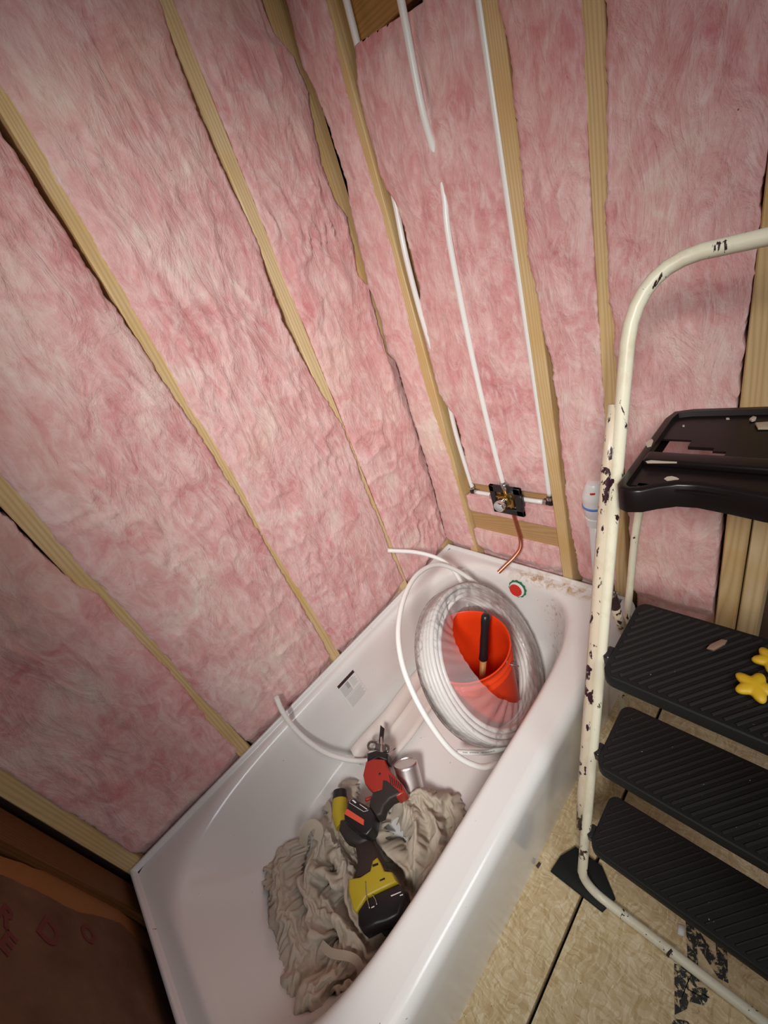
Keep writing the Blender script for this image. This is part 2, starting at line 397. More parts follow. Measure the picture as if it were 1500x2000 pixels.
# ---- insulation
def edge_fn(px, ax, default):
    """polyline in the photo, on the stud-face plane -> lateral coordinate as a function of height"""
    if not px: return lambda z: np.full_like(z, default)
    pts = sorted([(p[2], p[1] if ax == 'x' else p[0]) for p in [at(u, v, ax, 0.0) for u, v in px]])
    zz = np.array([p[0] for p in pts]); yy = np.array([p[1] for p in pts])
    def f(z):
        r = np.interp(z, zz, yy)
        if default is not None:
            k = np.clip((zz[0]-z-.05)/.1, 0, 1)+np.clip((z-zz[-1]-.05)/.1, 0, 1); r = r*(1-k)+default*k
        return r
    return f
def batt(label, ax, e0, e1, z0, z1, seed, bulge=.010, deep=.08, base=.003, crinkle=1., res=.0062, extra=None, topfn=None, jit=.004):
    nz = int((z1-z0)/res)+2
    zc = np.linspace(z0, z1, nz)
    a = e0(zc); b = e1(zc)
    a = a+jit*(fbm(zc*28, zc*0+seed, 3, seed)-.5)*2+.5*jit*(vn(zc*140, zc*0, seed+5)-.5)*2
    b = b+jit*(fbm(zc*28, zc*0+seed+9, 3, seed+2)-.5)*2+.5*jit*(vn(zc*140, zc*0, seed+6)-.5)*2
    ns = max(6, int(np.mean(np.abs(b-a))/res)+2)
    s = np.linspace(0, 1, ns)
    S, Z = np.meshgrid(s, zc)
    A = np.repeat(a[:, None], ns, 1); B = np.repeat(b[:, None], ns, 1)
    X = A+(B-A)*S
    if topfn is not None: Z = np.minimum(Z, topfn(X))
    d = np.minimum(np.abs(X-A), np.abs(B-X)); dz = np.minimum(np.abs(Z-z0), np.abs(z1-Z)) if topfn is None else np.minimum(Z-z0, topfn(X)-Z)
    d = np.minimum(d, dz+.004)
    k = 1-np.exp(-d/.016)
    H = base+bulge*(1-np.exp(-d/.05))
    q = 1.
    wx = X+.03*(fbm(X*9, Z*9, 3, seed+11)-.5); wz = Z+.03*(fbm(X*9+5, Z*9, 3, seed+12)-.5)
    H = H+k*(.016*(fbm(wx*5, wz*4, 3, seed+20)-.5)+crinkle*(.010*(ridge(wx*17, wz*11, seed+30)**3-.35)*fbm(X*4, Z*4, 2, seed+33)+.0035*(fbm(wx*34, wz*16, 3, seed+40)-.5)+.0040*(ridge(wx*30+2*vn(X*9, Z*9, seed), wz*13, seed+50)**5-.2)*vn(X*8, Z*6, seed+3)*2))
    H = np.maximum(H, base*.6)
    H = H-.030*np.clip((.400-Z)/.05, 0, 1)
    if extra is not None: H = H+extra(X, Z)
    rows = []
    def put(X, H, Z): return np.stack([X, H, Z], -1) if ax == 'y' else np.stack([H, X, Z], -1)
    G = put(X, H, Z)
    L0 = put(A[:, :1]+.006, np.full((nz, 1), -deep), Z[:, :1]); L1 = put(B[:, -1:]-.006, np.full((nz, 1), -deep), Z[:, -1:])
    G = np.concatenate([L0, G, L1], 1)
    top = G[-1:].copy(); bot = G[:1].copy(); hi = 1 if ax == 'y' else 0
    top[..., hi] = -deep; bot[..., hi] = -deep; top[..., 2] -= .004; bot[..., 2] += .004
    G = np.concatenate([bot, G, top], 0); n0, n1 = G.shape[:2]
    idx = np.arange(n0*n1).reshape(n0, n1)
    F = np.stack([idx[:-1, :-1], idx[:-1, 1:], idx[1:, 1:], idx[1:, :-1]], -1).reshape(-1, 4)
    if ax == 'x': F = F
    else: F = F[:, ::-1]
    V = G.reshape(-1, 3)
    m = float(np.mean(X))
    o = mesh_obj('insulation_batt', V, F.tolist(), PINK, loc=((m, 0, z0) if ax == 'y' else (0, m, z0)), smooth=True)
    return tag(o, label, 'insulation', 'pink fiberglass batts between the studs')

A_L = [(0, 256), (60, 352), (105, 420), (148, 484), (200, 568), (260, 656), (268, 665), (304, 722), (356, 800), (397, 862), (439, 930), (481, 998), (518, 1062), (560, 1136), (611, 1220), (646, 1285)]
A_R = [(0, 165), (52, 244), (120, 368), (176, 460), (240, 568), (296, 664), (344, 748), (373, 800), (429, 884), (471, 954), (513, 1043), (565, 1122), (607, 1187), (659, 1271)]
C_L = [(0, 996), (70, 1071), (159, 1148), (187, 1157), (261, 1239), (355, 1337), (406, 1407), (469, 1470)]
C_R = [(0, 926), (70, 1005), (163, 1113), (243, 1192), (336, 1295), (387, 1355), (453, 1421), (488, 1451)]
B_L = [(308, 0), (352, 132), (384, 216), (452, 372), (500, 467), (515, 527), (552, 625), (594, 711), (627, 767), (665, 827), (680, 861), (725, 985), (740, 1019), (762, 1075), (790, 1142)]
B_R = [(338, 0), (368, 80), (420, 200), (480, 348), (522, 456), (556, 550), (594, 632), (631, 726), (661, 797), (687, 869), (725, 956), (747, 1015), (770, 1075), (794, 1131)]
K_L = [(508, 0), (532, 64), (576, 116), (600, 180), (607, 227), (627, 320), (653, 393), (677, 423), (690, 490), (697, 540), (722, 560), (722, 578), (735, 625), (752, 690), (772, 705), (800, 800), (840, 930), (868, 1040)]
K_R = [(560, 0), (592, 124), (613, 165), (640, 240), (677, 353), (690, 430), (714, 528), (722, 560), (727, 575), (745, 625), (758, 688), (774, 705), (802, 800), (842, 930), (870, 1040)]
L_L = [(637, 0), (650, 50), (667, 140), (687, 217), (713, 310), (740, 400), (767, 493), (787, 583), (796, 617), (822, 726), (845, 801), (875, 887), (897, 962), (903, 987), (913, 1021), (927, 1066)]
R_R = [(972, 0), (993, 77), (1005, 187), (1017, 283), (1023, 383), (1033, 500), (1053, 593), (1066, 660), (1078, 710), (1092, 800), (1098, 876), (1105, 946), (1110, 999), (1122, 1066), (1131, 1110)]
Q_L = [(1135, 0), (1148, 200), (1154, 440), (1162, 548), (1171, 656), (1180, 795), (1190, 980), (1204, 1145)]
Q_R = [(1187, 0), (1187, 180), (1184, 440), (1189, 512), (1192, 584), (1199, 639), (1212, 800), (1228, 1000), (1238, 1165)]
Z_L = [(1497, 300), (1483, 440), (1476, 500), (1454, 656), (1440, 783), (1408, 1000), (1392, 1190)]

batt('pink insulation batt filling the dim far-left bay by the tub foot', 'y', edge_fn(C_L, 'y', 1.155), edge_fn(None, 'y', 1.487), .03, 2.2, 1, .012, crinkle=.6)
batt('pink insulation batt in the brightest wide bay above the tub sticker, left of it', 'y', edge_fn(A_L, 'y', .742), edge_fn(C_R, 'y', 1.108), .03, 2.3, 2, .014, crinkle=1.1)
batt('pink insulation batt between the two tall studs behind the pipe coil', 'y', edge_fn(B_L, 'y', .337), edge_fn(A_R, 'y', .690), .03, 2.4, 3, .013, crinkle=1.)
def tear(X, Z):   # torn tuft hanging near the corner
    r = np.exp(-((X-.045)/.028)**2-((Z-1.20)/.085)**2); return .022*r+.012*np.exp(-((X-.10)/.03)**2-((Z-1.50)/.05)**2)
batt('crumpled pink insulation batt next to the room corner with torn tuft', 'y', edge_fn(K_L, 'y', None), edge_fn(B_R, 'y', .288), .03, 2.4, 4, .013, crinkle=1.5, extra=tear)
batt('narrow pink insulation strip between the corner and the valve stud', 'x', edge_fn(K_R, 'x', None), edge_fn(L_L, 'x', .123), .03, 2.4, 5, .013, crinkle=.7)
def topline(Y): return 1.950-.03*np.clip((Y-.21)/.2, 0, 1)+.55*np.clip((Y-.41)/.035, 0, 1)
def pinch(X, Z):  # the centre riser sinks in here, and a sagging horizontal fold
    return -.012*np.exp(-((X-.367)/.012)**2-((Z-1.63)/.30)**2)+.016*np.exp(-((X-.36)/.02)**2-((Z-1.665)/.035)**2)+.010*np.exp(-((X-.27)/.09)**2-((Z-1.64)/.06)**2)
def vl(z):
    b = np.full_like(z, .207); b = np.where((z > 1.66) & (z < 1.93), .172, b); b = np.where(z < 1.0, .219, b); b = np.where((z > 1.04) & (z < 1.37), .174, b)
    return np.convolve(np.pad(b, 6, mode='edge'), np.ones(13)/13, 'valid')
batt('pink insulation batt filling the tall bay behind the three white pipes', 'x', vl, edge_fn(None, 'x', .522), .718, 2.40, 6, .016, base=-.012, crinkle=.6, extra=pinch, topfn=topline)
batt('small pink insulation piece between the two horizontal blocks', 'x', edge_fn(None, 'x', .168), edge_fn(None, 'x', .533), .576, .650, 7, .012, base=-.020, crinkle=1.4)
batt('pink insulation piece below the lower block, bulging over the tub rim', 'x', edge_fn(None, 'x', .168), edge_fn(None, 'x', .533), .03, .486, 8, .014, base=-.008, crinkle=1.3,
     extra=lambda X, Z: .016*np.exp(-((X-.27)/.025)**2-((Z-.43)/.05)**2))
batt('pink insulation batt right of the valve, behind the white vent cap', 'x', edge_fn(R_R, 'x', .578), edge_fn(Q_L, 'x', .710), .03, 2.4, 9, .010, crinkle=.5)
batt('pink insulation batt at far right framed by the ladder handle', 'x', edge_fn(Q_R, 'x', .755), edge_fn(Z_L, 'x', .984), .03, 2.4, 10, .010, crinkle=.35)

# ---- foot wall at lower left
tag(mesh_obj('wall_stud', *box((1.542, .004, .02), (1.63, .098, 2.3), .003, 1), PINE_D, loc=(1.58, .05, .02), sharp=40), 'stud with shade painted into its pine beside the far left tub corner', 'wall stud')
def torn_panel(name, label, cat, y0f, y1, x, th, m, seed):
    zs = np.linspace(.02, 2.3, 180); V = []; F = []
    for i, z in enumerate(zs):
        y0 = y0f(z)+.012*(fbm(np.array(z*22.), np.array(0.), 3, seed)-.5)
        for (yy, xx) in ((y0, x+th), (y0, x), (y0+.006, x-.003), (y1, x-.003), (y1, x+th)): V.append((xx, float(yy), z))
    for i in range(len(zs)-1):
        for k in range(4): F.append((i*5+k, i*5+k+1, i*5+k+6, i*5+k+5))
    F.append((0, 1, 2, 3, 4)); k = (len(zs)-1)*5; F.append((k+4, k+3, k+2, k+1, k))
    return mesh_obj(name, V, F, m, loc=(x, (y0f(1.)+y1)/2, .02), sharp=50)
def pxf(px, x):
    pts = sorted([(p_[2], p_[1]) for p_ in [at(u, v, 'x', x) for u, v in px]]); a_ = [q_[0] for q_ in pts]; b_ = [q_[1] for q_ in pts]
    return lambda z: float(np.interp(z, a_, b_))
tag(torn_panel('splintered_board', '', '', pxf([(0, 1673), (90, 1702), (183, 1737), (277, 1813)], 1.560), .30, 1.560, .02, mat('rough_orange_wood', (.30, .14, .035), .8), 21), 'rough orange brown board edge at lower left beside the dark gap', 'board')
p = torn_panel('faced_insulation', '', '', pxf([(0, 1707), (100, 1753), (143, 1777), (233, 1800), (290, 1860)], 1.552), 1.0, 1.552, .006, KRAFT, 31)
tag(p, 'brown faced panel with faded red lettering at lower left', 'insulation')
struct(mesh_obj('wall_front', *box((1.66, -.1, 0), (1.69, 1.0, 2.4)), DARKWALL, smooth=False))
REDINK = mat('faded_red_ink', (.115, .018, .012), .8)
def text_mesh(s, size, depth=0., bold=0.):
    cu = bpy.data.curves.new('t', 'FONT'); cu.body = s; cu.size = size; cu.extrude = depth; cu.offset = bold; cu.align_x = 'CENTER'; cu.align_y = 'CENTER'
    ob = bpy.data.objects.new('t', cu); C.objects.link(ob); bpy.context.view_layer.update()
    me = ob.to_mesh(); V = [v.co.copy() for v in me.vertices]; F = [tuple(q.vertices) for q in me.polygons]
    ob.to_mesh_clear(); bpy.data.objects.remove(ob); return V, F
for s, (u, v), sz in (('R', (10, 1790), .06), ('E', (14, 1842), .06), ('D', (95, 1822), .075), ('O', (172, 1825), .055)):
    q = at(u, v, 'x', 1.5482); vv, ff = text_mesh(s, sz, .0004, .002)
    m4 = frame(q, (-1, 0, 0), (0, .55, -.83))
    mesh_obj('printed_letter', [m4@a for a in vv], ff, REDINK, p, smooth=False)['label'] = 'faded dark red printed letter'

# ---- floor print, tape
fl = bpy.data.objects['floor']; ORG['floor'] = Vector((0, 0, 0))
for s, (u, v), sz in (('B', (1352, 1955), .115), ('N', (1380, 1860), .10), ('8', (1340, 2060), .11)):
    q = at(u, v, 'z', .0006); vv, ff = text_mesh(s, sz, .0003, .006)
    m4 = frame(q, (0, 0, 1), (-.25, .97, 0)); V = []
    for a in vv:
        jx = .004*(vn(a.x*220, a.y*220, 3)-.5)*2; a2 = a+Vector((float(jx), float(.004*(vn(a.x*220, a.y*220, 5)-.5)*2), 0)); V.append(m4@a2)
    mesh_obj('stencil_letter', V, ff, FLOORPRINT, fl, smooth=False)['label'] = 'smudged black mill stamp letter'
q = [at(u, v, 'z', .001) for u, v in ((1325, 1805), (1338, 1809), (1336, 1829), (1323, 1825))]
tag(mesh_obj('tape_strip', *prism(q, (0, 0, .002)), WHITE, loc=q[0]), 'short white strip lying on the floorboard under the lowest tread', 'strip')

# ------------------------------------------------------------------ bathtub
def ring(x0, x1, y0, y1, n, z, N_=128, dz=None):
    cx = (x0+x1)/2; cy = (y0+y1)/2; a = (x1-x0)/2; b = (y1-y0)/2; out = []
    for i in range(N_):
        t = 2*PI*(i+.5)/N_; c = math.cos(t); s = math.sin(t)
        r = (abs(c)**n+abs(s)**n)**(-1/n) if n < 50 else 1/max(abs(c), abs(s))
        out.append((cx+a*c*r, cy+b*s*r, z))
    return out
tub = thing('bathtub', 'white alcove bathtub with tools, pipe coil and orange bucket inside', 'bathtub', (.762, .388, 0))
rings = [ring(.008, 1.516, .008, .742, 99, .349), ring(.012, 1.50, .014, .725, 60, .349), ring(.022, 1.487, .022, .70, 12, .349), ring(.036, 1.474, .030, .686, 6, .349),
         ring(.046, 1.465, .038, .676, 4.6, .345), ring(.056, 1.452, .046, .668, 4.2, .332), ring(.064, 1.436, .052, .661, 4.1, .305), ring(.078, 1.385, .062, .648, 4.0, .225),
         ring(.096, 1.32, .074, .632, 4.0, .14), ring(.112, 1.27, .086, .617, 4.0, .09), ring(.135, 1.235, .102, .598, 4.2, .064), ring(.17, 1.19, .13, .57, 4.4, .053), ring(.23, 1.10, .19, .51, 4.4, .050), ring(.4, .9, .30, .42, 4, .048)]
# back and ends keep a smooth mid curve: refine by interpolating rings
V = []; F = []; N_ = 128
fine = []
for i in range(len(rings)-1):
    p0 = np.array(rings[max(i-1, 0)]); p1 = np.array(rings[i]); p2 = np.array(rings[i+1]); p3 = np.array(rings[min(i+2, len(rings)-1)])
    for k in range(3):
        t = k/3; fine.append(.5*((2*p1)+(-p0+p2)*t+(2*p0-5*p1+4*p2-p3)*t*t+(-p0+3*p1-3*p2+p3)*t**3) if i > 1 else p1+(p2-p1)*t)
fine.append(np.array(rings[-1]))
for rg in fine: V += [tuple(p) for p in rg]
for i in range(len(fine)-1):
    for k in range(N_): F.append((i*N_+k, i*N_+(k+1) % N_, (i+1)*N_+(k+1) % N_, (i+1)*N_+k))
F.append(tuple((len(fine)-1)*N_+k for k in range(N_)))
# tile flange lip on three sides: inner face rises from the deck to the wall
def lip(pa, pb, inn):
    prof = [(0.0135, .349), (.0115, .351), (.0095, .359), (.0082, .3635), (.001, .3645), (.001, .32)]
    vv = []; ff = []
    for P_ in (pa, pb):
        for d, z in prof: vv.append((P_[0]+inn[0]*d, P_[1]+inn[1]*d, z))
    for k in range(len(prof)-1): ff.append((k, k+1, len(prof)+k+1, len(prof)+k))
    return vv, ff
g = [(V, F), lip((0.001, .001), (1.523, .001), (0, 1)), lip((.001, .001), (.001, .725), (1, 0)), lip((1.523, .001), (1.523, .725), (-1, 0))]
mesh_obj('tub_body', *join(g), ENAMEL, tub)
# apron with rounded front edge
prof = [(.742, .349), (.752, .348), (.761, .344), (.769, .336), (.774, .325), (.776, .31), (.775, .25), (.770, .12), (.766, .03), (.765, .0), (.755, 0), (.755, .05)]
V = []; F = []; xs = np.linspace(0.001, 1.523, 40)
for x in xs:
    for y, z in prof: V.append((x, y, z))
n = len(prof)
for i in range(len(xs)-1):
    for k in range(n-1): F.append((i*n+k, i*n+k+1, i*n+n+k+1, i*n+n+k))
V += [(0.001, .003, .349), (0.001, .003, .30), (0.001, .742, .30), (1.523, .003, .349), (1.523, .003, .0), (1.523, .742, .0), (.001, .008, .349), (.001, .742, .349), (1.523, .742, .349)]
k = len(xs)*n; F += [(k, k+1, k+2, k+7), (k+3, k+4, k+5, k+8)]
F.append(tuple(range(n))); F.append(tuple((len(xs)-1)*n+j for j in range(n)))
F.append((k+6, k+7, 0)) if False else None
V2 = [(.001, .725, .3491), (.008, .742, .3491), (.008, .72, .3491), (.001, .742, .3491)]
g2 = box((.001, .715, .340), (.013, .748, .3492)); g3 = box((1.51, .715, .340), (1.523, .748, .3492))
mesh_obj('apron', *join([(V, F), g2, g3]), ENAMEL, tub, sharp=50)
# overflow hole cover: green gasket, white ring, red cap (the temporary plug fitted in the end wall)
wallp = Vector((.073, .380, .298))
nrm = Vector((.97, 0, .22)).normalized(); fm = frame(wallp, nrm, (0, 1, 0))
def disc(r, z0, z1, m_, scal=0):
    prof = [(0.0001, z1), (r*.96, z1), (r, (z0+z1)/2), (r, z0)]; v, f = lathe(prof, None, 72)
    if scal:
        v = [Vector((a.x*(1+scal*(1 if (int((math.atan2(a.y, a.x)+PI)/(2*PI)*72+.5) % 6) < 3 else 0)), a.y*(1+scal*(1 if (int((math.atan2(a.y, a.x)+PI)/(2*PI)*72+.5) % 6) < 3 else 0)), a.z)) if math.hypot(a.x, a.y) > r*.9 else a for a in v]
    return [m_@a for a in v], f
mesh_obj('overflow_gasket', *disc(.035, -.004, .003, fm, .08), mat('green_gasket', (.01, .16, .06), .5), tub, sharp=30)['label'] = 'scalloped green gasket round the overflow'
mesh_obj('overflow_ring', *disc(.0315, 0, .007, fm), PVC, tub, sharp=40)['label'] = 'white plastic ring on the overflow'
mesh_obj('overflow_cap', *disc(.0265, 0, .011, frame(wallp+Vector((0, -.003, -.003)), nrm, (0, 1, 0))), mat('red_cap', (.60, .035, .02), .4), tub, sharp=40)['label'] = 'red round overflow cap'
# sticker on the sloping back wall
def inner_y(z):   # back wall profile of the tub
    zz = [.064, .09, .14, .225, .305, .332, .345]; yy = [.102, .086, .074, .062, .052, .046, .038]
    return float(np.interp(z, zz, yy))
def on_back(x, z, off=.0012):
    return (x, inner_y(z)+off, z)
S_O = (.786, .315)
def spt(s, t, off):   # s to the right (towards the valve), t downwards, metres
    x = S_O[0]-s; z = S_O[1]-t; return on_back(x, z, off)
def quad(s0, s1, t0, t1, off):
    gsz = 4; V = []; F = []
    for i in range(gsz+1):
        for j in range(2): V.append(spt(s0+(s1-s0)*j, t0+(t1-t0)*i/gsz, off))
    for i in range(gsz): F.append((i*2, i*2+1, i*2+3, i*2+2))
    return V, F
STK = mesh_obj('sticker', *quad(0, .088, 0, .135, .0016), mat('sticker_paper', (.80, .80, .78), .5), tub)
STK['label'] = 'printed care sticker on the inner wall'
mesh_obj('sticker_header', *quad(.003, .085, .004, .017, .0022), mat('sticker_dark_bar', (.045, .015, .018), .5), STK)
GREY = mat('sticker_grey_ink', (.42, .42, .41), .6); GREYL = mat('sticker_pale_grey', (.60, .61, .61), .6)
mesh_obj('sticker_picture', *quad(.006, .046, .022, .070, .0020), GREYL, STK)
mesh_obj('picture_shade', *quad(.032, .046, .022, .050, .0024), GREY, STK)
lines = [quad(.052, .052+.018, .024, .026, .0022)]
for i in range(8): lines.append(quad(.052, .078+.004*math.sin(i*2.1), .029+i*.0042, .0302+i*.0042, .0022))
lines.append(quad(.008, .084, .075, .0764, .0022))
for i in range(11): lines.append(quad(.008, .080+.005*math.sin(i*1.7), .082+i*.0043, .0833+i*.0043, .0022))
mesh_obj('sticker_text_lines', *join(lines), GREY, STK)

# ------------------------------------------------------------------ plumbing
riser = thing('plumbing_pipes', 'white supply pipes running down to the shower valve between two studs', 'pipes', (-.02, .36, .68))
def pexline(name, P, r=.0085): return mesh_obj(name, *tube(spline(P, 6), r, 12), PEX, riser)
pexline('left_supply_pipe', [(-.022, .196, 2.42), (-.022, .194, 1.9), (-.022, .186, 1.65), (-.004, .189, 1.5), (-.008, .187, 1.3), (-.03, .188, 1.1), (-.020, .192, .92), (-.016, .206, .72), (-.016, .208, .698)])
pexline('centre_riser_pipe', [(-.002, .372, 2.42), (.010, .366, 1.95), (.010, .361, 1.78), (.000, .361, 1.69), (-.006, .361, 1.6), (.008, .358, 1.5), (.010, .354, 1.2), (.012, .363, .9), (.013, .372, .748)])
pexline('right_supply_pipe', [(-.006, .5285, 2.42), (-.008, .5285, 1.5), (-.010, .5285, 1.0), (-.012, .524, .80), (-.012, .5225, .713)])
pexline('left_branch_pipe', [(-.012, .224, .676), (-.010, .30, .678)])
pexline('right_branch_pipe', [(-.006, .402, .683), (-.008, .496, .684)])
def fitting(loc, a, b):
    loc = Vector(loc); gs = []
    for d in (a, b):
        d = Vector(d); gs.append(tube([loc, loc+d*.018], .0095, 14)); 
    gs.append(([loc+Vector(v) for v in box((-.009, -.009, -.009), (.009, .009, .009), .004)[0]], box((-.009, -.009, -.009), (.009, .009, .009), .004)[1]))
    e = mesh_obj('elbow_fitting', *join(gs), BLACKP, riser, sharp=40)
    cr = [tube([loc+Vector(d)*.012, loc+Vector(d)*.022], .0112, 16) for d in (a, b)]
    mesh_obj('crimp_ring', *join(cr), STEEL, e, sharp=40)
fitting((-.016, .206, .676), (0, 0, 1), (0, 1, 0)); fitting((-.012, .5225, .684), (0, 0, 1), (0, -1, 0))
mesh_obj('crimp_ring', *join([tube([(.012, .373, .742), (.013, .371, .76)], .0112, 16)]), STEEL, riser, sharp=40)
valve = thing('shower_valve', 'brass shower valve in a black square mounting plate', 'valve', (.0, .365, .68))
# black square plate with an opening
def plate():
    c = Vector((.012, .371, .683)); o_ = .062; i_ = .040; gs = []
    y0, z0 = c.y, c.z
    gs.append(box((.004, y0-o_, z0+i_*.75), (.018, y0+o_, z0+o_*.92), .003, 1)); gs.append(box((.004, y0-o_, z0-o_), (.018, y0+o_, z0-i_*.9), .003, 1))
    gs.append(box((.004, y0-o_, z0-o_), (.018, y0-i_, z0+o_*.92), .003, 1)); gs.append(box((.004, y0+i_*.85, z0-o_), (.018, y0+o_, z0+o_*.92), .003, 1))
    gs.append(box((.004, y0+o_-.012, z0-.02), (.020, y0+o_+.004, z0+.03), .003, 1))
    return join(gs)
mesh_obj('mounting_plate', *plate(), BLACKP, valve, sharp=40)
vc = Vector((.0, .371, .686))
gs = [lathe([(.0001, -.02), (.030, -.02), (.032, .0), (.028, .012), (.024, .018), (.024, .03), (.0001, .03)], frame(vc, (1, 0, 0)), 28),
      tube([vc+Vector((0, -.062, -.006)), vc+Vector((0, .034, -.003))], .011, 14), tube([vc+Vector((.008, .004, 0)), vc+Vector((.011, .004, .058))], .011, 14), tube([vc, vc+Vector((.0, .008, -.07))], .010, 14),
      box((vc.x-.005, vc.y+.012, vc.z-.026), (vc.x+.024, vc.y+.034, vc.z+.010), .004, 2)]
mesh_obj('valve_body', *join(gs), BRASS, valve, sharp=40)
mesh_obj('cartridge_cap', *lathe([(.0001, .066), (.018, .066), (.0205, .062), (.021, .032), (.019, .028), (.0001, .028)], frame(vc, (1, -.02, -.02)), 32), CHROME, valve, sharp=40)['label'] = 'shiny round cartridge cap'
mesh_obj('cap_face', *lathe([(.0001, .0675), (.015, .0675), (.016, .066)], frame(vc, (1, -.02, -.02)), 28), mat('frosted_cap_face', (.45, .48, .50), .5), valve)
for g_ in (tube([vc+Vector((.010, .004, .050)), vc+Vector((.012, .003, .066))], .0145, 6), tube([vc+Vector((0, .034, -.003)), vc+Vector((0, .046, -.003))], .0135, 6), tube([vc+Vector((0, -.072, -.007)), vc+Vector((0, -.058, -.006))], .0135, 6)): mesh_obj('union_nut', *g_, STEEL, valve, sharp=30)
cop = spline([(.004, .382, .62), (.006, .388, .56), (.012, .396, .515), (.030, .400, .480), (.060, .385, .453), (.092, .366, .434), (.122, .349, .417)], 6)
mesh_obj('copper_stub', *tube(cop, .0075, 16), COPPER, valve, sharp=60)['label'] = 'bent copper tub spout stub'
# vent cap on its pipe
vent = thing('air_admittance_vent', 'white vent cap with blue band on a white drain pipe', 'vent', (-.02, .668, .36))
vx, vy = .014, .676
mesh_obj('drain_pipe', *tube([(vx, vy-.008, .04), (vx, vy-.004, .4), (vx, vy, .665)], .0195, 24), PVC, vent)
cp = [(.0205, -.04), (.0265, -.038), (.028, -.010), (.0245, -.008), (.030, .002), (.033, .034), (.033, .055), (.034, .060), (.034, .070), (.031, .080), (.026, .092), (.024, .104), (.018, .112), (.0001, .115)]
mesh_obj('vent_cap', *lathe(cp, frame((vx, vy, .69), (0, .02, 1)), 36), PVC, vent, sharp=40)
mesh_obj('blue_band', *lathe([(.0335, .030), (.0345, .031), (.0345, .038), (.0335, .039)], frame((vx, vy, .69), (0, .02, 1)), 36), mat('blue_band', (.10, .25, .62), .4), vent)
rb = []
for (yo, zo, w_, h_) in ((0, .0, .015, .0075), (0, -.008, .015, .003)):
    n_ = 6; V = []; F = []
    for i in range(n_+1):
        a = -.42+.0+(w_/.031)*(i/n_-.5)+.75
        for z_ in (0, h_): V.append((vx+.0295*math.cos(a)*.98, vy+.0295*math.sin(a)*.98, .69+.086+zo+z_))
    for i in range(n_): F.append((i*2, i*2+2, i*2+3, i*2+1))
    rb.append((V, F))
mesh_obj('red_mark', *join(rb), mat('red_print', (.62, .03, .03), .5), vent)

# ------------------------------------------------------------------ orange bucket
BC = Vector((.447, .415, .052)); 
bk = thing('bucket', 'bright orange plastic bucket standing inside the pipe coil', 'bucket', BC)
H_ = .348
prof = [(.0001, .0), (.122, .0), (.126, .004), (.131, .10), (.1385, .27), (.1395, .275), (.1435, .275), (.144, .283), (.1405, .286), (.1415, .305), (.1455, .306), (.146, .313), (.142, .316), (.1435, .338), (.147, .340), (.1475, .347), (.144, .348), (.1405, .344), (.1385, .30), (.1355, .25), (.128, .10), (.123, .006), (.0001, .005)]
mesh_obj('bucket_shell', *lathe(prof, Matrix.Translation(BC), 72), ORANGE, bk, sharp=60)
ear = frame(BC+Vector((-.035, .139, .295)), (-.25, .97, 0))
mesh_obj('handle_ear', *join([lathe([(.0001, .0), (.007, .0), (.007, .012), (.0001, .012)], ear, 14), tube([ear@Vector((0, 0, .01)), ear@Vector((0, 0, .026))], .0022, 8)]), STEEL, bk, sharp=40)
ham = thing('hammer', 'hammer with black rubber grip standing in the orange bucket', 'hammer', (.52, .447, .075))
ha = Vector((.338, .438, .448)); hb = Vector((.525, .447, .085)); hd = (hb-ha).normalized(); Lh = (hb-ha).length
gp = [ha+hd*t for t in (0, .006, .02, .06, .10, .14, .165, .172)]
mesh_obj('grip', *tube(gp, [.010, .0145, .0155, .0135, .0145, .0135, .015, .010], 18, flat=((0, 0, 1), 1.15)), BLACKP, ham)
mesh_obj('handle', *tube([ha+hd*.168, ha+hd*.25, ha+hd*Lh], [.0115, .010, .009], 16), WOODH, ham)
hx = hd.cross(Vector((0, 1, 0))).normalized(); hy = Vector((0, 1, 0))
he = ha+hd*(Lh-.008)
mesh_obj('hammer_head', *join([tube([he-hy*.028, he+hy*.03, he+hy*.034, he+hy*.056], [.011, .012, .0145, .0145], 20), tube(spline([he-hy*.02, he-hy*.05-hd*.004, he-hy*.078-hd*.020], 5), [.011]*4+[.009]*3+[.006]*4, 12)]), STEEL, ham, sharp=40)

# ------------------------------------------------------------------ pipe coil
CC = Vector((.400, .425, .272)); CN = Vector((-.27, .80, .54)).normalized()
CA = CN.cross(Vector((0, 0, 1))).normalized()      # horizontal in the coil plane
CB = CN.cross(CA).normalized()
if CB.z < 0: CB = -CB; CA = -CA
def cp3(ang, r, w_): return CC+CA*math.cos(ang)*r+CB*math.sin(ang)*r+CN*w_
coil = thing('pipe_coil', 'shrink wrapped coil of white plastic pipe leaning around the orange bucket', 'pipe coil', CC+Vector((0, 0, -.2)))
P = []; turns = [(r, w_) for r in (.234, .2505, .266) for w_ in (-.034, -.017, 0, .017, .034)]
order = []
for i, r in enumerate((.226, .2425, .259)):
    ws = (-.034, -.017, 0, .017, .034); order += [(r, w_) for w_ in (ws if i % 2 == 0 else ws[::-1])]
SG = 64
for i, (r, w_) in enumerate(order):
    r2, w2 = order[min(i+1, len(order)-1)]
    for k in range(SG):
        t = k/SG; e = max(0, (t-.85)/.15); e = e*e*(3-2*e)
        wob = .0012*math.sin(3*2*PI*t+i)+.0012*math.sin(5*2*PI*t+2*i)
        P.append(cp3(2*PI*t+1.1, r+(r2-r)*e+wob, w_+(w2-w_)*e+wob*.7))
mesh_obj('coiled_pipe', *tube(P, .0080, 10), PEX, coil)
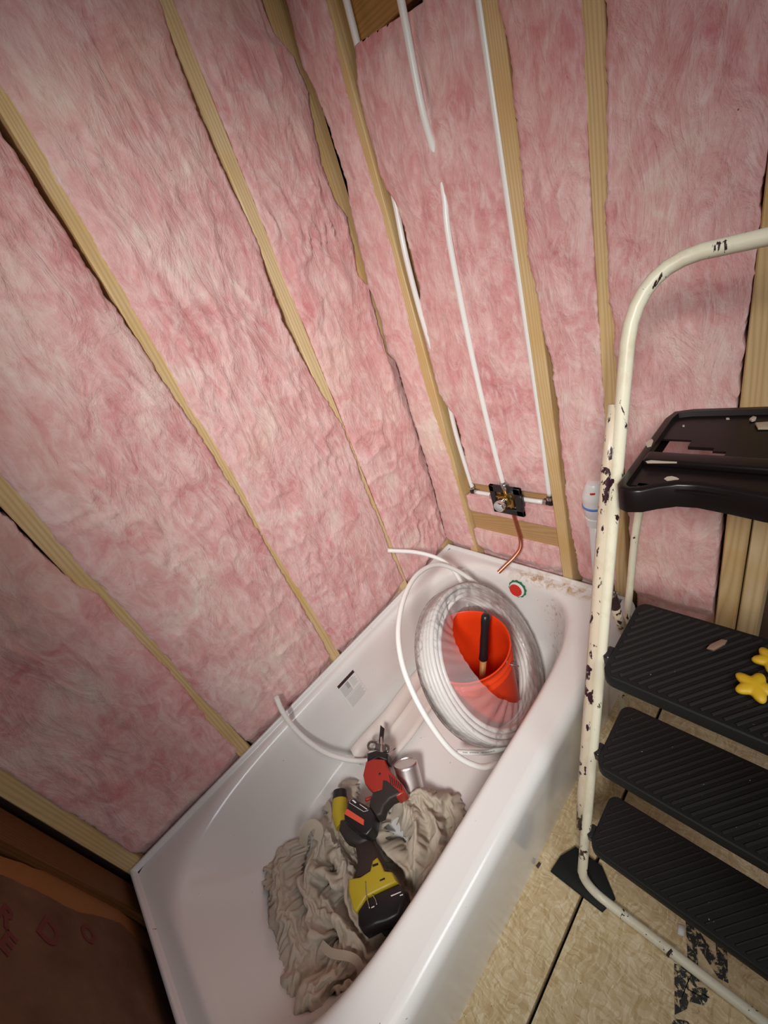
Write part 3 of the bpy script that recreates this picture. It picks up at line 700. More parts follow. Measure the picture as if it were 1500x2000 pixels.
# the loose outer loop: runs from the end on the rim, round the coil and back under it
def ctr(u, v): return None
lp = [at(757, 1075, 'y', .012)+0, at(820, 1080, 'y', .10), at(872, 1100, 'y', .18), at(905, 1145, 'y', .235), at(915, 1185, 'y', .27)]
lp[0] = at(757, 1075, 'y', .02)
mesh_obj('loose_pipe_end', *tube(spline(lp, 8), .0082, 12), PEX, coil)['label'] = 'free pipe end arching over the tub rim'
q5 = Vector((-.36, .75, .55)).normalized(); c5 = Vector((.427, .424, .325))
def on5(u, v, off=0):
    d = RM.T @ np.array([(u-750)/FPX, (v-1000)/FPX, 1.0]); dv = Vector(d); c0 = Vector(CAM)
    t = (c5+q5*off-c0).dot(q5)/dv.dot(q5); return c0+dv*t
loop_px = [(975, 1492), (935, 1497), (885, 1470), (838, 1410), (803, 1345), (783, 1285), (778, 1225), (790, 1165), (815, 1122), (852, 1103), (890, 1113), (930, 1140), (975, 1178), (1015, 1222), (1042, 1272), (1056, 1325), (1056, 1370), (1040, 1415)]
lpp = [on5(*q) for q in loop_px]
for i in (-1, -2, -3): lpp[i].y = min(lpp[i].y, .625)
mesh_obj('outer_loop_pipe', *tube(spline(lpp, 8), .0085, 12), PEX, coil)['label'] = 'loose outer pipe loop'
e2 = [at(893, 1469, 'z', .16), at(920, 1470, 'z', .145), at(960, 1468, 'z', .13), at(1000, 1452, 'z', .115), at(1030, 1425, 'z', .11)]
en = mesh_obj('printed_pipe_end', *tube(spline(e2, 8), .0085, 16), PEX, coil, sharp=60)
en['label'] = 'cut pipe end with tiny dark print'
sp = spline(e2, 8); V = []; F = []
tv = Vector(CAM)
for k in range(3, 17):
    if k in (6, 11): continue
    a = Vector(sp[k]); b = Vector(sp[k+1]); d = (b-a); up = (tv-a).normalized(); s = d.cross(up).normalized(); up = s.cross(d.normalized())*-1
    if up.dot(tv-a) < 0: up = -up
    for j in range(3):
        p0 = a+d*(j/3+.05); p1 = a+d*(j/3+.24); h = .0016+.0009*((k*3+j) % 3)
        i0 = len(V)
        for pp, ss in ((p0, -h/2), (p1, -h/2), (p1, h/2), (p0, h/2)): V.append(pp+up*.0087+s*ss)
        F.append((i0, i0+1, i0+2, i0+3))
mesh_obj('pipe_print', V, F, PIPEINK, en, smooth=False)
# clear film: outer wrap, front sheet with the torn hole, back sheet
hole = []
for (u, v), z in (((884, 1232), .435), ((893, 1262), .445), ((912, 1295), .445), ((928, 1318), .440), ((943, 1334), .425), ((958, 1350), .37), ((985, 1366), .28), ((1010, 1372), .22), ((1028, 1345), .20), ((1030, 1300), .24), ((1015, 1245), .30), ((985, 1205), .36), ((945, 1184), .40), ((905, 1186), .43), ((888, 1204), .44)):
    p_ = Vector(at(u, v, 'z', z))-CC; hole.append((math.atan2(p_.dot(CB), p_.dot(CA)) % (2*PI), math.hypot(p_.dot(CA), p_.dot(CB)), p_.dot(CN)))
hole.sort(); ha_ = np.array([h[0] for h in hole]); hr_ = np.array([h[1] for h in hole]); hw_ = np.array([h[2] for h in hole])
V = []; F = []; NA = 220; NR = 26
TH = np.linspace(0, 2*PI, NA, endpoint=False)
R0 = np.interp(TH, ha_, hr_, period=2*PI); W0 = np.interp(TH, ha_, hw_, period=2*PI)
prof_n = 0
for a in range(NA):
    th = TH[a]; col = []
    for k in range(NR):
        t = k/(NR-1); r = R0[a]+(.262-R0[a])*t; w_ = W0[a]*(1-t)**1.4+.046*(1-(1-t)**1.4)
        wr = .0035*math.sin(th*31+4*t+3*math.sin(th*3))*(1-t)*(.4+t)*1.6+.004*(float(vn(np.array(th*14), np.array(t*3.), 8))-.5)
        col.append((r, w_+wr))
    col += [(.270, .040), (.2715, .0), (.270, -.040), (.262, -.046), (.235, -.047), (.20, -.045), (.165, -.042)]
    prof_n = len(col)
    for r, w_ in col: V.append(cp3(th, r, w_))
for a in range(NA):
    b = (a+1) % NA
    for k in range(prof_n-1): F.append((a*prof_n+k, a*prof_n+k+1, b*prof_n+k+1, b*prof_n+k))
mesh_obj('plastic_wrap', V, F, FILM, coil)['label'] = 'clear wrinkled shrink film over the coil'
# another short length of pipe
e3 = [at(540, 1362, 'y', .045), at(552, 1390, 'y', .055), at(575, 1422, 'y', .075), at(605, 1450, 'y', .10), at(640, 1472, 'y', .13), at(680, 1484, 'y', .17), at(715, 1486, 'y', .20), at(760, 1478, 'y', .24)]
tag(mesh_obj('bent_pipe', *tube(spline(e3, 8), .0082, 14), PEX, loc=e3[4], sharp=60), 'short bent white pipe sticking up over the tub rim behind the saw', 'pipe')
# white wire / zip tie on the rim deck
zt = [(.10, .16, .353), (.14, .155, .356), (.17, .158, .352)]
zt = [at(887, 1113, 'z', .36), at(895, 1110, 'z', .362), at(903, 1108, 'z', .358)]
tag(mesh_obj('plastic_tie', *tube(zt, .0012, 6), PEX, loc=zt[0]), 'tiny white plastic tie lying near the back corner of the tub', 'tie')

# rolled white sheet on the tub floor along the back wall
xs = np.linspace(.33, .885, 24); V = []; F = []; pr = []
for k in range(26):
    a = math.radians(-70-k*(330/25)); pr.append((.150+.028*math.cos(a)*(1-.004*k), .095+.032*math.sin(a)*(1-.004*k)))
pr += [(.168, .066), (.190, .062), (.215, .064), (.236, .066), (.246, .071), (.252, .066), (.258, .060)]
for i, x in enumerate(xs):
    for y, z in pr: V.append((x+(.03*(y-.15)/.1 if i == 23 else 0)-max(0, y-.17)*.9*(1 if i > 20 else 0), y+.004*math.sin(x*20), z))
n = len(pr)
for i in range(len(xs)-1):
    for k in range(n-1): F.append((i*n+k, i*n+k+1, i*n+n+k+1, i*n+n+k))
o = tag(mesh_obj('rolled_sheet', V, F, mat('dusty_white_sheet', (.74, .68, .64), .5), loc=(.6, .16, .055)), 'half rolled white protective sheet lying along the tub back wall', 'sheet')
sm = o.modifiers.new('thickness', 'SOLIDIFY'); sm.thickness = .0015

# metal can
cc = Vector((.850, .395, .070)); cm = frame(cc, (-.46, -.42, .78))
can = tag(mesh_obj('metal_can', *lathe([(.040, .0), (.044, .0), (.0445, .003), (.0435, .006), (.0405, .096), (.0395, .102), (.037, .104), (.036, .101), (.0001, .1005)], cm, 48), mat('brushed_aluminium', (.70, .66, .65), .38, 1), loc=cc, sharp=50), 'dull metal can tipped over behind the red saw', 'can')

# ------------------------------------------------------------------ trousers
def heap():
    # fold ridges traced as polylines on the tub floor plane: (pixels, height above floor, radius)
    S = [([(608, 1618), (600, 1680), (590, 1760), (585, 1840), (590, 1880)], .070, .040), ([(522, 1672), (515, 1760), (528, 1840), (556, 1890), (572, 1945), (570, 2000)], .060, .044),
         ([(618, 1612), (650, 1680), (668, 1760), (690, 1840), (700, 1900)], .085, .034), ([(640, 1640), (668, 1700), (690, 1760)], .075, .028), ([(600, 1712), (630, 1730), (650, 1765)], .078, .018),
         ([(575, 1750), (600, 1800), (640, 1850), (670, 1880)], .072, .030), ([(640, 1850), (680, 1870), (705, 1905)], .10, .026), ([(680, 1900), (650, 1960), (610, 2020)], .105, .062), ([(706, 1915), (700, 1975), (670, 2030)], .085, .034),
         ([(620, 1780), (650, 1850), (660, 1900)], .062, .03), ([(590, 1900), (600, 1950), (590, 1990)], .045, .04),
         ([(770, 1555), (810, 1552), (850, 1568)], .080, .026), ([(770, 1560), (800, 1600), (815, 1660), (815, 1710)], .090, .028), ([(745, 1590), (770, 1640), (795, 1690), (800, 1720)], .075, .018),
         ([(800, 1565), (845, 1610), (850, 1680), (835, 1730)], .080, .030), ([(730, 1620), (755, 1680), (775, 1730)], .070, .016), ([(862, 1570), (885, 1610), (888, 1670)], .045, .026),
         ([(690, 1520), (680, 1545), (660, 1560)], .055, .028), ([(650, 1600), (670, 1650), (690, 1700)], .05, .05), ([(700, 1650), (760, 1700), (790, 1760)], .035, .07), ([(640, 1570), (640, 1620), (620, 1650)], .050, .022), ([(740, 1830), (770, 1800)], .035, .03), ([(732, 1565), (742, 1610), (755, 1660)], .045, .036), ([(600, 1670), (612, 1700)], .05, .03)]
    res = .0052; x0, x1, y0, y1 = .78, 1.50, .10, .645
    X, Y = np.meshgrid(np.arange(x0, x1, res), np.arange(y0, y1, res))
    WX = X+.020*(fbm(X*14, Y*14, 3, 5)-.5); WY = Y+.020*(fbm(X*14+9, Y*14, 3, 6)-.5)
    H = np.full_like(X, -.05); sd = 0
    for px, h, r in S:
        P_ = [at(u, v, 'z', .05+h*.8)[:2] for u, v in px]
        P_ = [np.array(p[:2]) for p in spline([(p[0], p[1], 0) for p in P_], 4)]
        D = np.full_like(X, 9.); SG_ = np.zeros_like(X); AL = np.zeros_like(X); acc = 0; sd += 13
        for a, b in zip(P_[:-1], P_[1:]):
            ab = b-a; L2 = (ab**2).sum()+1e-9; t = np.clip(((WX-a[0])*ab[0]+(WY-a[1])*ab[1])/L2, 0, 1)
            d_ = np.hypot(WX-a[0]-t*ab[0], WY-a[1]-t*ab[1]); k_ = d_ < D
            D = np.where(k_, d_, D); SG_ = np.where(k_, d_*np.sign((WX-a[0])*ab[1]-(WY-a[1])*ab[0]), SG_); AL = np.where(k_, acc+t*L2**.5, AL); acc += L2**.5
        u = D/r; wr = ridge(SG_*45+1.5*vn(AL*12, AL*0, sd+3), AL*7, sd)**2
        hh = -.002+.005*wr+ np.where(u < 1, h*(1-u**2)**.5*.55+h*.45*(1-u**2), h*-.6*(u-1))
        H = np.maximum(H, hh)
    base = .053+np.clip((X-1.18), 0, 1)*.55+np.clip(Y-.57, 0, 1)*.6+np.clip(.15-Y, 0, 1)*.6
    keep = H > -.004
    Zc = base+H
    idx = -np.ones(X.shape, int); V = []; 
    for i, j in zip(*np.where(keep)): idx[i, j] = len(V); V.append((X[i, j], Y[i, j], max(Zc[i, j], base[i, j]+.0015)))
    F = []
    ny, nx = X.shape
    for i in range(ny-1):
        for j in range(nx-1):
            q = (idx[i, j], idx[i, j+1], idx[i+1, j+1], idx[i+1, j])
            if min(q) >= 0: F.append(q)
    return V, F
def crumple():
    """a sheet cut to the heap's outline, laid folded-together in the tub and left to settle with the cloth solver"""
    V, F = heap()
    me = bpy.data.meshes.new('sim'); me.from_pydata(V, [], F); me.update()
    o = bpy.data.objects.new('sim', me); C.objects.link(o)
    # collider: the basin itself
    gx, gy = np.meshgrid(np.linspace(.6, 1.55, 40), np.linspace(.0, .76, 40))
    gz = .054+np.clip(gx-1.16, 0, 1)**1.2*.8+np.clip(.12-gy, 0, 1)*3.+np.clip(gy-.605, 0, 1)*3.5
    cm_ = bpy.data.meshes.new('col'); ii = np.arange(1600).reshape(40, 40)
    cm_.from_pydata(list(zip(gx.ravel(), gy.ravel(), gz.ravel())), [], np.stack([ii[:-1, :-1], ii[:-1, 1:], ii[1:, 1:], ii[1:, :-1]], -1).reshape(-1, 4).tolist())
    co = bpy.data.objects.new('col', cm_); C.objects.link(co); cmod = co.modifiers.new('c', 'COLLISION'); co.collision.thickness_outer = .004; co.collision.cloth_friction = 30
    m = o.modifiers.new('cloth', 'CLOTH'); st = m.settings
    st.quality = 6; st.mass = .25; st.tension_stiffness = 12; st.compression_stiffness = 12; st.shear_stiffness = 4; st.bending_stiffness = 6.; st.air_damping = 4
    st.shrink_min = CLOTH_GROW
    m.collision_settings.distance_min = .003; m.collision_settings.use_self_collision = True; m.collision_settings.self_distance_min = .004; m.collision_settings.collision_quality = 3
    m.point_cache.frame_start = 1; m.point_cache.frame_end = 60
    for f in range(1, CLOTH_FRAMES+1): SC.frame_set(f)
    dg = bpy.context.evaluated_depsgraph_get(); ev = o.evaluated_get(dg).to_mesh()
    out = [tuple(v.co) for v in ev.vertices]
    SC.frame_set(1)
    bpy.data.objects.remove(o); bpy.data.objects.remove(co)
    return out, F
CLOTH_FRAMES = 14; CLOTH_GROW = -.16
tr = thing('trousers', 'crumpled beige trousers heaped under the cordless tools', 'trousers', (1.15, .38, .055))
fb = mesh_obj('fabric', *crumple(), CLOTH, tr)
sd_ = fb.modifiers.new('thickness', 'SOLIDIFY'); sd_.thickness = .0016
ss_ = fb.modifiers.new('smooth', 'SUBSURF'); ss_.levels = ss_.render_levels = 1
def band(px, zs, wd, th=.003, nrm_=(0, 0, 1)):
    P_ = spline([at(u, v, 'z', z) for (u, v), z in zip(px, zs)], 6); V = []; F = []
    for i, p_ in enumerate(P_):
        p_ = Vector(p_); t = (Vector(P_[min(i+1, len(P_)-1)])-Vector(P_[max(i-1, 0)])).normalized(); s = t.cross(Vector(nrm_)).normalized(); n_ = s.cross(t).normalized()
        for a, b in ((-1, 0), (1, 0), (1, 1), (-1, 1)): V.append(p_+s*a*wd/2+n_*b*th)
    for i in range(len(P_)-1):
        for k in range(4): F.append((i*4+k, i*4+(k+1) % 4, i*4+4+(k+1) % 4, i*4+4+k))
    F += [(0, 1, 2, 3), tuple(len(V)-4+k for k in (3, 2, 1, 0))]
    return V, F
mesh_obj('waistband', *band([(592, 1650), (596, 1625), (610, 1608), (624, 1618), (620, 1640)], [.10, .145, .165, .15, .12], .028, .003, (.6, .5, .6)), CLOTH, tr, sharp=50)
mesh_obj('pocket_flap', *band([(575, 1835), (570, 1870), (562, 1900), (570, 1930)], [.13, .135, .13, .12], .034), CLOTH, tr, sharp=50)
mesh_obj('leg_cuff', *band([(628, 1845), (648, 1862), (680, 1868), (700, 1880), (706, 1905)], [.150, .160, .165, .165, .155], .018, .003), CLOTH, tr, sharp=50)
# ------------------------------------------------------------------ tools
def slab(px, z, th, bev=.004, down=True, seg=2):
    P_ = [at(u, v, 'z', z) for u, v in px]; return prism(P_, (0, 0, -th), bev, seg)
saw = thing('reciprocating_saw', 'red and black cordless reciprocating saw lying on the trousers', 'power saw', (.93, .34, .13))
ZS = .195
mesh_obj('body', *slab([(714, 1487), (722, 1480), (752, 1482), (757, 1500), (768, 1512), (786, 1532), (791, 1546), (776, 1556), (760, 1552), (740, 1545), (735, 1553), (712, 1530), (708, 1513)], ZS, .050, .014, seg=4), RED, saw, sharp=50)
ribs = []
for k in range(6):
    u = 760+k*4.2; v = 1514+k*3.4; ribs.append(slab([(u, v), (u+1.6, v-1), (u+4.5, v+17-k), (u+3, v+18-k)], ZS+.0008, .003, 0))
mesh_obj('vents', *join(ribs), BLACKP, saw, smooth=False)
mesh_obj('screw', *lathe([(.0001, .0), (.0035, .0), (.0035, .002), (.0001, .002)], Matrix.Translation(Vector(at(742, 1512, 'z', ZS-.0008))), 12), BLACKP, saw)
mesh_obj('collar', *slab([(716, 1470), (735, 1464), (757, 1470), (757, 1486), (738, 1479), (716, 1490)], ZS+.002, .050, .008, seg=3), BLACKP, saw, sharp=50)
mesh_obj('grip', *slab([(746, 1520), (757, 1522), (784, 1546), (780, 1552), (762, 1560), (750, 1573), (745, 1590), (735, 1595), (720, 1580), (722, 1560), (728, 1545), (744, 1540)], ZS+.001, .046, .010, seg=3), DARKP, saw, sharp=50)
tg = spline([at(u, v, 'z', ZS-.02) for u, v in ((714, 1562), (727, 1559), (739, 1566), (743, 1578), (738, 1588))], 5)
mesh_obj('trigger_guard', *tube(tg, .0055, 10), RED, saw)
tg = spline([at(u, v, 'z', ZS-.014) for u, v in ((736, 1528), (744, 1540), (743, 1552), (735, 1560))], 5)
mesh_obj('red_trim', *tube(tg, .005, 10), RED, saw)
mesh_obj('blade', *slab([(740, 1447), (743, 1416), (751, 1423), (749, 1441), (748, 1466), (743, 1466)], ZS-.016, .0016, 0), mat('dark_blade', (.05, .045, .045), .35, .8), saw, smooth=False)
mesh_obj('blade_clamp', *tube([at(745, 1440, 'z', ZS-.016), at(746, 1458, 'z', ZS-.016), at(746, 1472, 'z', ZS-.018)], [.004, .0065, .009], 12), STEEL, saw, sharp=40)
sh = [at(u, v, 'z', ZS-.01) for u, v in ((735, 1450), (724, 1449), (719, 1456), (722, 1463), (733, 1463))]
sh2 = [at(u, v, 'z', ZS-.025) for u, v in ((752, 1455), (758, 1458), (758, 1467), (750, 1468))]
mesh_obj('shoe', *join([tube(spline(sh, 5), .0042, 8), tube(spline(sh2, 5), .0042, 8), slab([(733, 1450), (753, 1455), (752, 1468), (732, 1463)], ZS-.010, .008, .002)]), mat('shoe_steel', (.20, .19, .18), .4, .9), saw, sharp=40)
bt = mesh_obj('battery', *slab([(682, 1561), (690, 1557), (724, 1578), (732, 1592), (727, 1618), (716, 1632), (700, 1628), (672, 1603), (671, 1590)], ZS+.012, .055, .007, seg=3), BLACKP, saw, sharp=50)
mesh_obj('red_stripe', *slab([(676, 1581), (679, 1580), (711, 1601), (710, 1612), (673, 1590)], ZS+.0128, .002, 0), mat('red_orange_stripe', (.72, .10, .05), .4), bt, smooth=False)
fr = [at(u, v, 'z', ZS+.0128) for u, v in ((684, 1562), (683, 1568), (710, 1585), (719, 1583), (718, 1580))]
mesh_obj('label_outline', *tube(fr, .0007, 5), WHITE, bt)
mesh_obj('label_print', *join([slab([(687, 1563), (690, 1562), (696, 1567), (694, 1569)], ZS+.0128, .001, 0), slab([(702, 1571), (703, 1570.5), (717, 1580), (716, 1581)], ZS+.0128, .001, 0)]), WHITE, bt, smooth=False)

dr = thing('cordless_drill', 'yellow and black cordless drill lying on the trousers below the red saw', 'power drill', (1.08, .42, .1))
ZD = .165
nose = [Vector(at(664, 1545, 'z', ZD-.02)), Vector(at(664, 1562, 'z', ZD-.022)), Vector(at(664, 1590, 'z', ZD-.025)), Vector(at(672, 1612, 'z', ZD-.03))]
mesh_obj('nose', *tube(nose[:2], [.022, .025], 20), BLACKP, dr, sharp=40)
mesh_obj('gear_housing', *tube(nose[1:], [.024, .026, .027], 20), YEL, dr, sharp=40)
mesh_obj('motor_housing', *slab([(663, 1600), (690, 1598), (718, 1622), (722, 1640), (700, 1650), (672, 1640), (660, 1620)], ZD+.008, .055, .012, seg=3), DARKP, dr, sharp=50)
mesh_obj('grip', *slab([(688, 1630), (716, 1618), (735, 1655), (752, 1690), (762, 1702), (735, 1712), (690, 1722), (697, 1680)], ZD+.003, .048, .012, seg=3), mat('maroon_rubber_grip', (.032, .018, .015), .55), dr, sharp=50)
mesh_obj('foot', *slab([(680, 1716), (703, 1712), (722, 1700), (727, 1680), (736, 1673), (743, 1685), (750, 1700), (765, 1702), (775, 1722), (745, 1737), (715, 1752), (695, 1783), (688, 1775), (680, 1740)], ZD+.012, .045, .006, seg=3), YEL, dr, sharp=50)
for q in ([(727, 1689), (738, 1685), (739, 1689), (728, 1693)], [(741, 1719), (751, 1714), (752, 1717), (742, 1721)]): mesh_obj('foot_slot', *slab(q, ZD+.0135, .003, 0), BLACKP, dr, smooth=False)
b2 = mesh_obj('battery', *slab([(697, 1778), (712, 1757), (742, 1740), (776, 1726), (788, 1733), (792, 1752), (780, 1790), (755, 1803), (735, 1808), (708, 1822), (698, 1806)], ZD+.006, .060, .010, seg=3), BLACKP, dr, sharp=50)
mesh_obj('belt_clip', *join([tube(spline([at(u, v, 'z', ZD+.014) for u, v in a], 4), .0013, 8) for a in (((714, 1722), (716, 1750), (722, 1775)), ((727, 1748), (733, 1757), (736, 1767)))]), STEEL, b2)
for q in ([(763, 1749), (783, 1741), (783, 1742.5), (764, 1751)], [(781, 1748), (787, 1746), (787, 1748), (781, 1750)], [(725, 1772), (731, 1769), (731, 1771), (725, 1774)]): mesh_obj('battery_print', *slab(q, ZD+.0068, .001, 0), WHITE, b2, smooth=False)
# black sock-like rag tip beside the battery
tag(mesh_obj('dark_rag', *slab([(742, 1818), (752, 1800), (765, 1798), (770, 1820), (762, 1830), (748, 1826)], .115, .03, .010, seg=3), mat('dark_rag', (.035, .04, .035), .9), loc=at(755, 1815, 'z', .1)), 'small dark green cloth end poking out under the drill battery', 'rag')

# ------------------------------------------------------------------ step ladder
lad = thing('step_ladder', 'folding step ladder with chipped cream tube frame and black treads', 'step ladder', (.6, 1.1, 0))
def arc(p0, p1, p2, n=8):   # quadratic bend
    p0, p1, p2 = map(np.array, (p0, p1, p2)); return [tuple((1-t)**2*p0+2*(1-t)*t*p1+t*t*p2) for t in np.linspace(0, 1, n)]
def railx(z): return .747-.330*z
YL, YR = .885, 1.375
ft = (segs((railx(.10), YL, .10), (.318, YL, 1.285), 14)[::-1])
left = [(railx(z), YL, z) for z in np.linspace(.09, 1.29, 14)]
bot = arc(left[0], (.722, YL+.004, .014), (.720, .945, .0135)); top_ = arc(left[-1], (.285, YL+.002, 1.385), (.270, .965, 1.388))
botR = arc((.712, YR-.06, .0135), (.712, YR, .014), (railx(.09), YR, .09)); topR = arc((.27, YR-.08, 1.388), (.285, YR, 1.385), (railx(1.29), YR, 1.29))
right = [(railx(z), YR, z) for z in np.linspace(1.29, .09, 14)]
loopP = left+top_[1:]+topR+right[1:]+botR[::-1][1:]+bot[::-1][:-1]
mesh_obj('tube_frame', *tube(loopP, .0112, 16, closed=True), CREAM, lad)
mesh_obj('frame_joint', *tube([at(1308, 1858, 'z', .0135), at(1312, 1863, 'z', .0135)], .0118, 16), mat('dark_joint', (.03, .015, .015), .6), lad)
for yy in (.871, YR+.014):
    mesh_obj('folding_rail', *tube([(railx(z)+.004, yy, z) for z in np.linspace(.235, 1.20, 10)], [.0065]+[.0105]*8+[.007], 12), RUSTY, lad)
def bpts(yv):
    a = at(1192, 1160, 'y', .862); b = at(1236, 1285, 'y', .828); return [(a[0], yv(.023), a[2]), ((a[0]+b[0])/2, yv(.040), (a[2]+b[2])/2), (b[0], yv(.057), b[2])]
for s, yy in ((0, 0), (1, YR-.885)):
    sg = -1 if s else 1
    base = .885 if not s else YR
    def yv(d): return base-d if not s else base+d
    mesh_obj('rear_leg', *tube(spline([(.185, yv(-.012), 1.045), (.200, yv(.028), .86), (.212, yv(.048), .62), (.238, yv(.066), .28), (.247, yv(.073), .012)], 6), .0085, 12), CREAM, lad)
    mesh_obj('rubber_foot', *tube([(.247, yv(.073), .001), (.247, yv(.073), .04)], .0115, 14), RUBBER_G, lad, sharp=40)
    mesh_obj('brace', *tube(bpts(yv), [.010, .012, .010], 12), RUSTY if not s else CREAM, lad)
    mesh_obj('brace_cap', *tube([bpts(yv)[0], tuple(np.array(bpts(yv)[0])*.86+np.array(bpts(yv)[2])*.14)], .0125, 12), mat('dark_cap', (.03, .012, .015), .5), lad, sharp=40)
foot = prism([(.748, .806, .002), (.700, .812, .002), (.655, .835, .002), (.655, .905, .002), (.700, .955, .002), (.745, .940, .002)], (0, 0, .014), .004)
mesh_obj('foot_pad', *foot, RUBBER_G, lad, sharp=50)
def tread(xn, xf, z, yl, yr, th=.032):
    rc = .022; pts = []
    for cx, cy, a0 in ((xn-rc, yr-rc, 0), (xf+rc, yr-rc, 90), (xf+rc, yl+rc, 180), (xn-rc, yl+rc, 270)):
        for k in range(6):
            a = math.radians(a0+k*18); pts.append((cx+rc*math.cos(a), cy+rc*math.sin(a), z))
    t = mesh_obj('tread', *prism(pts, (0, 0, -th), .003, 2), RUBBER_G, lad, sharp=50)
    # diagonal ribs over the top, clipped to the tread
    gs = []; d = Vector((-.80, .60)); nrm2 = Vector((.60, .80)); m_ = .010
    c0 = [Vector((x, y)).dot(nrm2) for x in (xn, xf) for y in (yl, yr)]; s = min(c0)+.006
    while s < max(c0):
        # line p = nrm2*s + d*t inside rectangle
        lo, hi = -9, 9; p_ = nrm2*s
        for ax_, a, b in ((0, xf+m_, xn-m_), (1, yl+m_, yr-m_)):
            t1 = (a-p_[ax_])/d[ax_]; t2 = (b-p_[ax_])/d[ax_]; lo = max(lo, min(t1, t2)); hi = min(hi, max(t1, t2))
        if hi-lo > .012:
            a = p_+d*lo; b = p_+d*hi; w2 = nrm2*.0034; h = .0036; w1 = nrm2*.0012
            V = [(a-w2).to_3d(), (a+w2).to_3d(), (b+w2).to_3d(), (b-w2).to_3d(), (a-w1).to_3d(), (a+w1).to_3d(), (b+w1).to_3d(), (b-w1).to_3d()]
            for i, v in enumerate(V): v.z = z-.0005 if i < 4 else z+h
            gs.append((V, [(4, 5, 6, 7), (0, 1, 5, 4), (1, 2, 6, 5), (2, 3, 7, 6), (3, 0, 4, 7)]))
        s += .0125
    mesh_obj('rib_pattern', *join(gs), RIBM, t, smooth=False)
    mesh_obj('tread_surface', *prism([(xn-.004, yl+.012, z+.0002), (xn-.004, yr-.012, z+.0002), (xf+.004, yr-.012, z+.0002), (xf+.004, yl+.012, z+.0002)], (0, 0, .0006)), RUBBER, t, smooth=False)
    for yy in (yl-.004, yr+.004):
        mesh_obj('bracket', *box((railx(z)-.016, yy-.008, z-.03), (railx(z)+.016, yy+.006, z-.004), .003, 1), BLACKP, t, sharp=40)
tread(.700, .560, .250, .904, 1.356)
tread(.623, .455, .495, .903, 1.357)
tread(.560, .352, .740, .905, 1.355)
# top tray
ZT2 = 1.10
def tray():
    out = [(.438, .905), (.452, .912), (.458, .925), (.452, .945), (.438, .962), (.424, .985), (.420, 1.01), (.425, 1.05), (.432, 1.09), (.434, 1.13), (.432, 1.17), (.425, 1.21), (.420, 1.25), (.424, 1.275), (.438, 1.298), (.452, 1.315), (.458, 1.335), (.452, 1.348), (.438, 1.355)]
    back = [(.20, 1.355), (.172, 1.348), (.160, 1.32), (.150, 1.2), (.150, 1.06), (.160, .94), (.172, .912), (.20, .905)]
    return out, back
out, back = tray(); outline = out+back
def inset(pts, d):
    c = np.mean(pts, 0); r = []
    n_ = len(pts)
    for i in range(n_):
        a = np.array(pts[i-1]); b = np.array(pts[(i+1) % n_]); t = (b-a)/np.linalg.norm(b-a); nn = np.array([-t[1], t[0]]); r.append(tuple(np.array(pts[i])+nn*d))
    return r
# wall of the tray with an inner step down
inn = inset(outline, .013); area = sum(outline[i-1][0]*outline[i][1]-outline[i][0]*outline[i-1][1] for i in range(len(outline)))
if area < 0: inn = inset(outline, -.013)
n_ = len(outline); V = []; F = []
for (pts, z) in ((outline, ZT2-.042), (outline, ZT2-.003), (inset(outline, .003 if area > 0 else -.003), ZT2), (inn, ZT2), (inset(outline, .016 if area > 0 else -.016), ZT2-.009)):
    V += [(x, y, z) for x, y in pts]
for l in range(4):
    for k in range(n_): F.append((l*n_+k, l*n_+(k+1) % n_, (l+1)*n_+(k+1) % n_, (l+1)*n_+k))
V += [(x, y, ZT2-.042) for x, y in inn]
for k in range(n_): F.append((k, 5*n_+k, 5*n_+(k+1) % n_, (k+1) % n_))
TR = mesh_obj('top_tray', V, F, TRAYM, lad, sharp=50)
# floor of the tray as bars around the slot
zf = ZT2-.009
gs = [box((.340, .918, zf-.004), (.426, 1.342, zf)), box((.162, .918, zf-.004), (.268, 1.342, zf)), box((.268, 1.020, zf-.004), (.340, 1.342, zf)),
      box((.268, .965, zf-.006), (.291, 1.020, zf)), box((.291, 1.002, zf-.004), (.302, 1.020, zf)), box((.418, .930, zf-.004), (.436, .95, zf)), box((.418, 1.31, zf-.004), (.436, 1.33, zf))]
mesh_obj('tray_floor', *join(gs), TRAYM, TR, smooth=False)
mesh_obj('tray_ridge', *box((.334, .918, zf-.001), (.366, 1.342, zf+.013), .005, 3), TRAYM, TR, sharp=40)
def splat(px, z, th=.0012):
    P_ = [at(u, v, 'z', z) for u, v in px]; return prism(P_, (0, 0, th), .0)
for g_ in (splat([(1297, 936), (1303, 932), (1312, 931), (1320, 933), (1326, 936), (1320, 939), (1318, 945), (1312, 946), (1306, 942)], zf+.0006),
    splat([(1260, 866), (1273, 858), (1276, 862), (1272, 872), (1264, 874)], ZT2-.0002), splat([(1261, 902), (1272, 900), (1300, 902), (1322, 903), (1322, 905), (1290, 905), (1264, 905)], zf+.0125),
    splat([(1418, 817), (1424, 817), (1425, 820), (1418, 820)], zf+.0006), splat([(1333, 831), (1337, 831), (1337, 834), (1333, 834)], zf+.0006)): mesh_obj('paint_splatter', *g_, PAINT, TR, smooth=False)['label'] = 'dried beige paint drip'
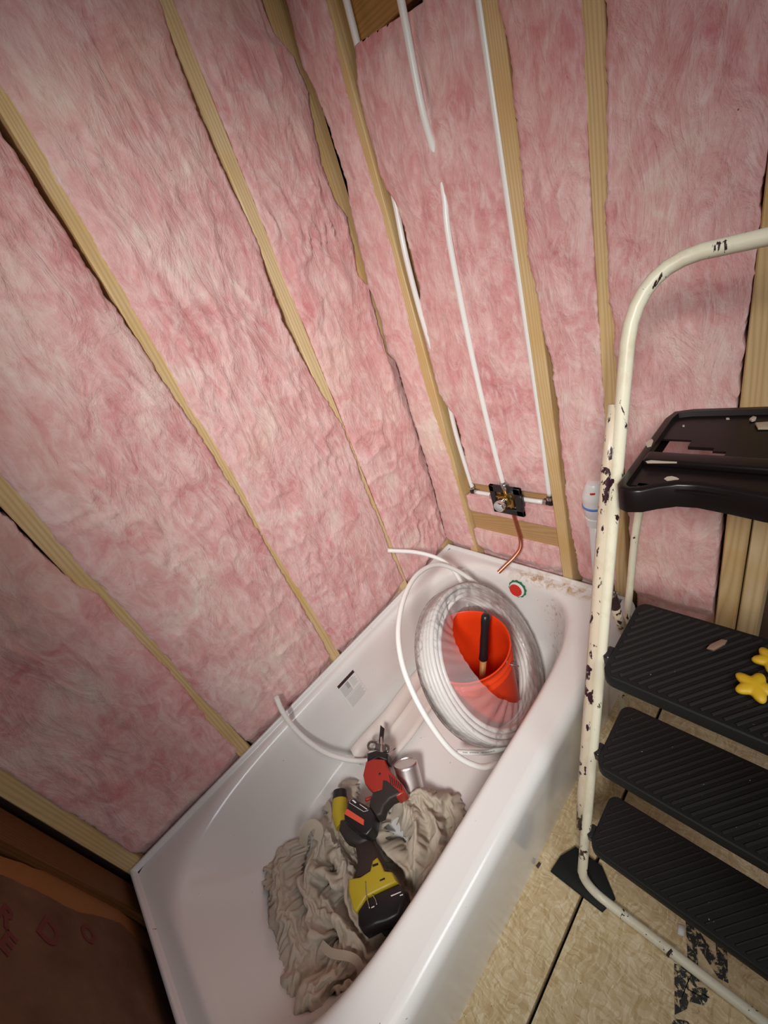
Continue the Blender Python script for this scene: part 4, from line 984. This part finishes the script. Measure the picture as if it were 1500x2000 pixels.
# things lying on the ladder
def lump(name, label, cat, px, z, th, m, bev=.002):
    P_ = [at(u, v, 'z', z) for u, v in px]; return tag(mesh_obj(name, *prism(P_, (0, 0, th), bev), m, loc=P_[0], sharp=50), label, cat)
lump('wood_chip', 'thin pale wood scrap on the ladder top tray at the right edge', 'wood scrap', [(1474, 829), (1500, 827), (1520, 830), (1520, 840), (1480, 840)], zf+.001, .004, mat('pale_scrap_wood', (.42, .34, .24), .8), .001)
lump('plaster_crumb', 'pale plaster crumb on the top tray beside the wood scrap', 'crumb', [(1463, 822), (1470, 817), (1477, 819), (1475, 823), (1468, 825)], zf+.001, .005, PAINT, .001)
lump('wood_splinter', 'brown wood splinter lying on the highest ribbed tread', 'wood scrap', [(1380, 1269), (1386, 1262), (1408, 1252), (1420, 1254), (1416, 1261), (1394, 1273)], .744, .007, mat('brown_splinter', (.20, .12, .08), .7), .002)
def star(label, u, v, r, rot, z=.748):
    c_ = Vector(at(u, v, 'z', z)); P_ = []
    for k in range(60):
        a = 2*PI*k/60; rr = r*(.81+.19*math.cos(5*a)); P_.append((rr*math.cos(a+rot), rr*math.sin(a+rot)))
    V = []; F = []
    for s_, h in ((.96, .002), (1.0, .006), (.93, .010), (.6, .012), (.25, .013)):
        V += [c_+Vector((x*s_, y*s_, h-.003)) for x, y in P_]
    for l in range(4):
        for k in range(60): F.append((l*60+k, l*60+(k+1) % 60, (l+1)*60+(k+1) % 60, (l+1)*60+k))
    F.append(tuple(range(60))[::-1]); F.append(tuple(240+k for k in range(60)))
    return tag(mesh_obj('star_toy', V, F, STAR, loc=c_), label, 'toy', 'yellow star toys on the ladder tread')
star('yellow star toy nearest the front of the highest ribbed tread', 1474, 1343, .030, .5)
star('yellow star toy at the right edge, behind the other star', 1508, 1293, .028, .1)
# small debris on the tub floor
for k, (u, v, z) in enumerate(((846, 1625, .058), (1146, 1684, .004))):
    pass
lump('wood_chip', 'dark splinter lying on the floor beside the tub apron', 'wood scrap', [(1047, 1692), (1053, 1684), (1057, 1688), (1051, 1697)], .001, .004, mat('dark_splinter', (.05, .025, .02), .8), .001)
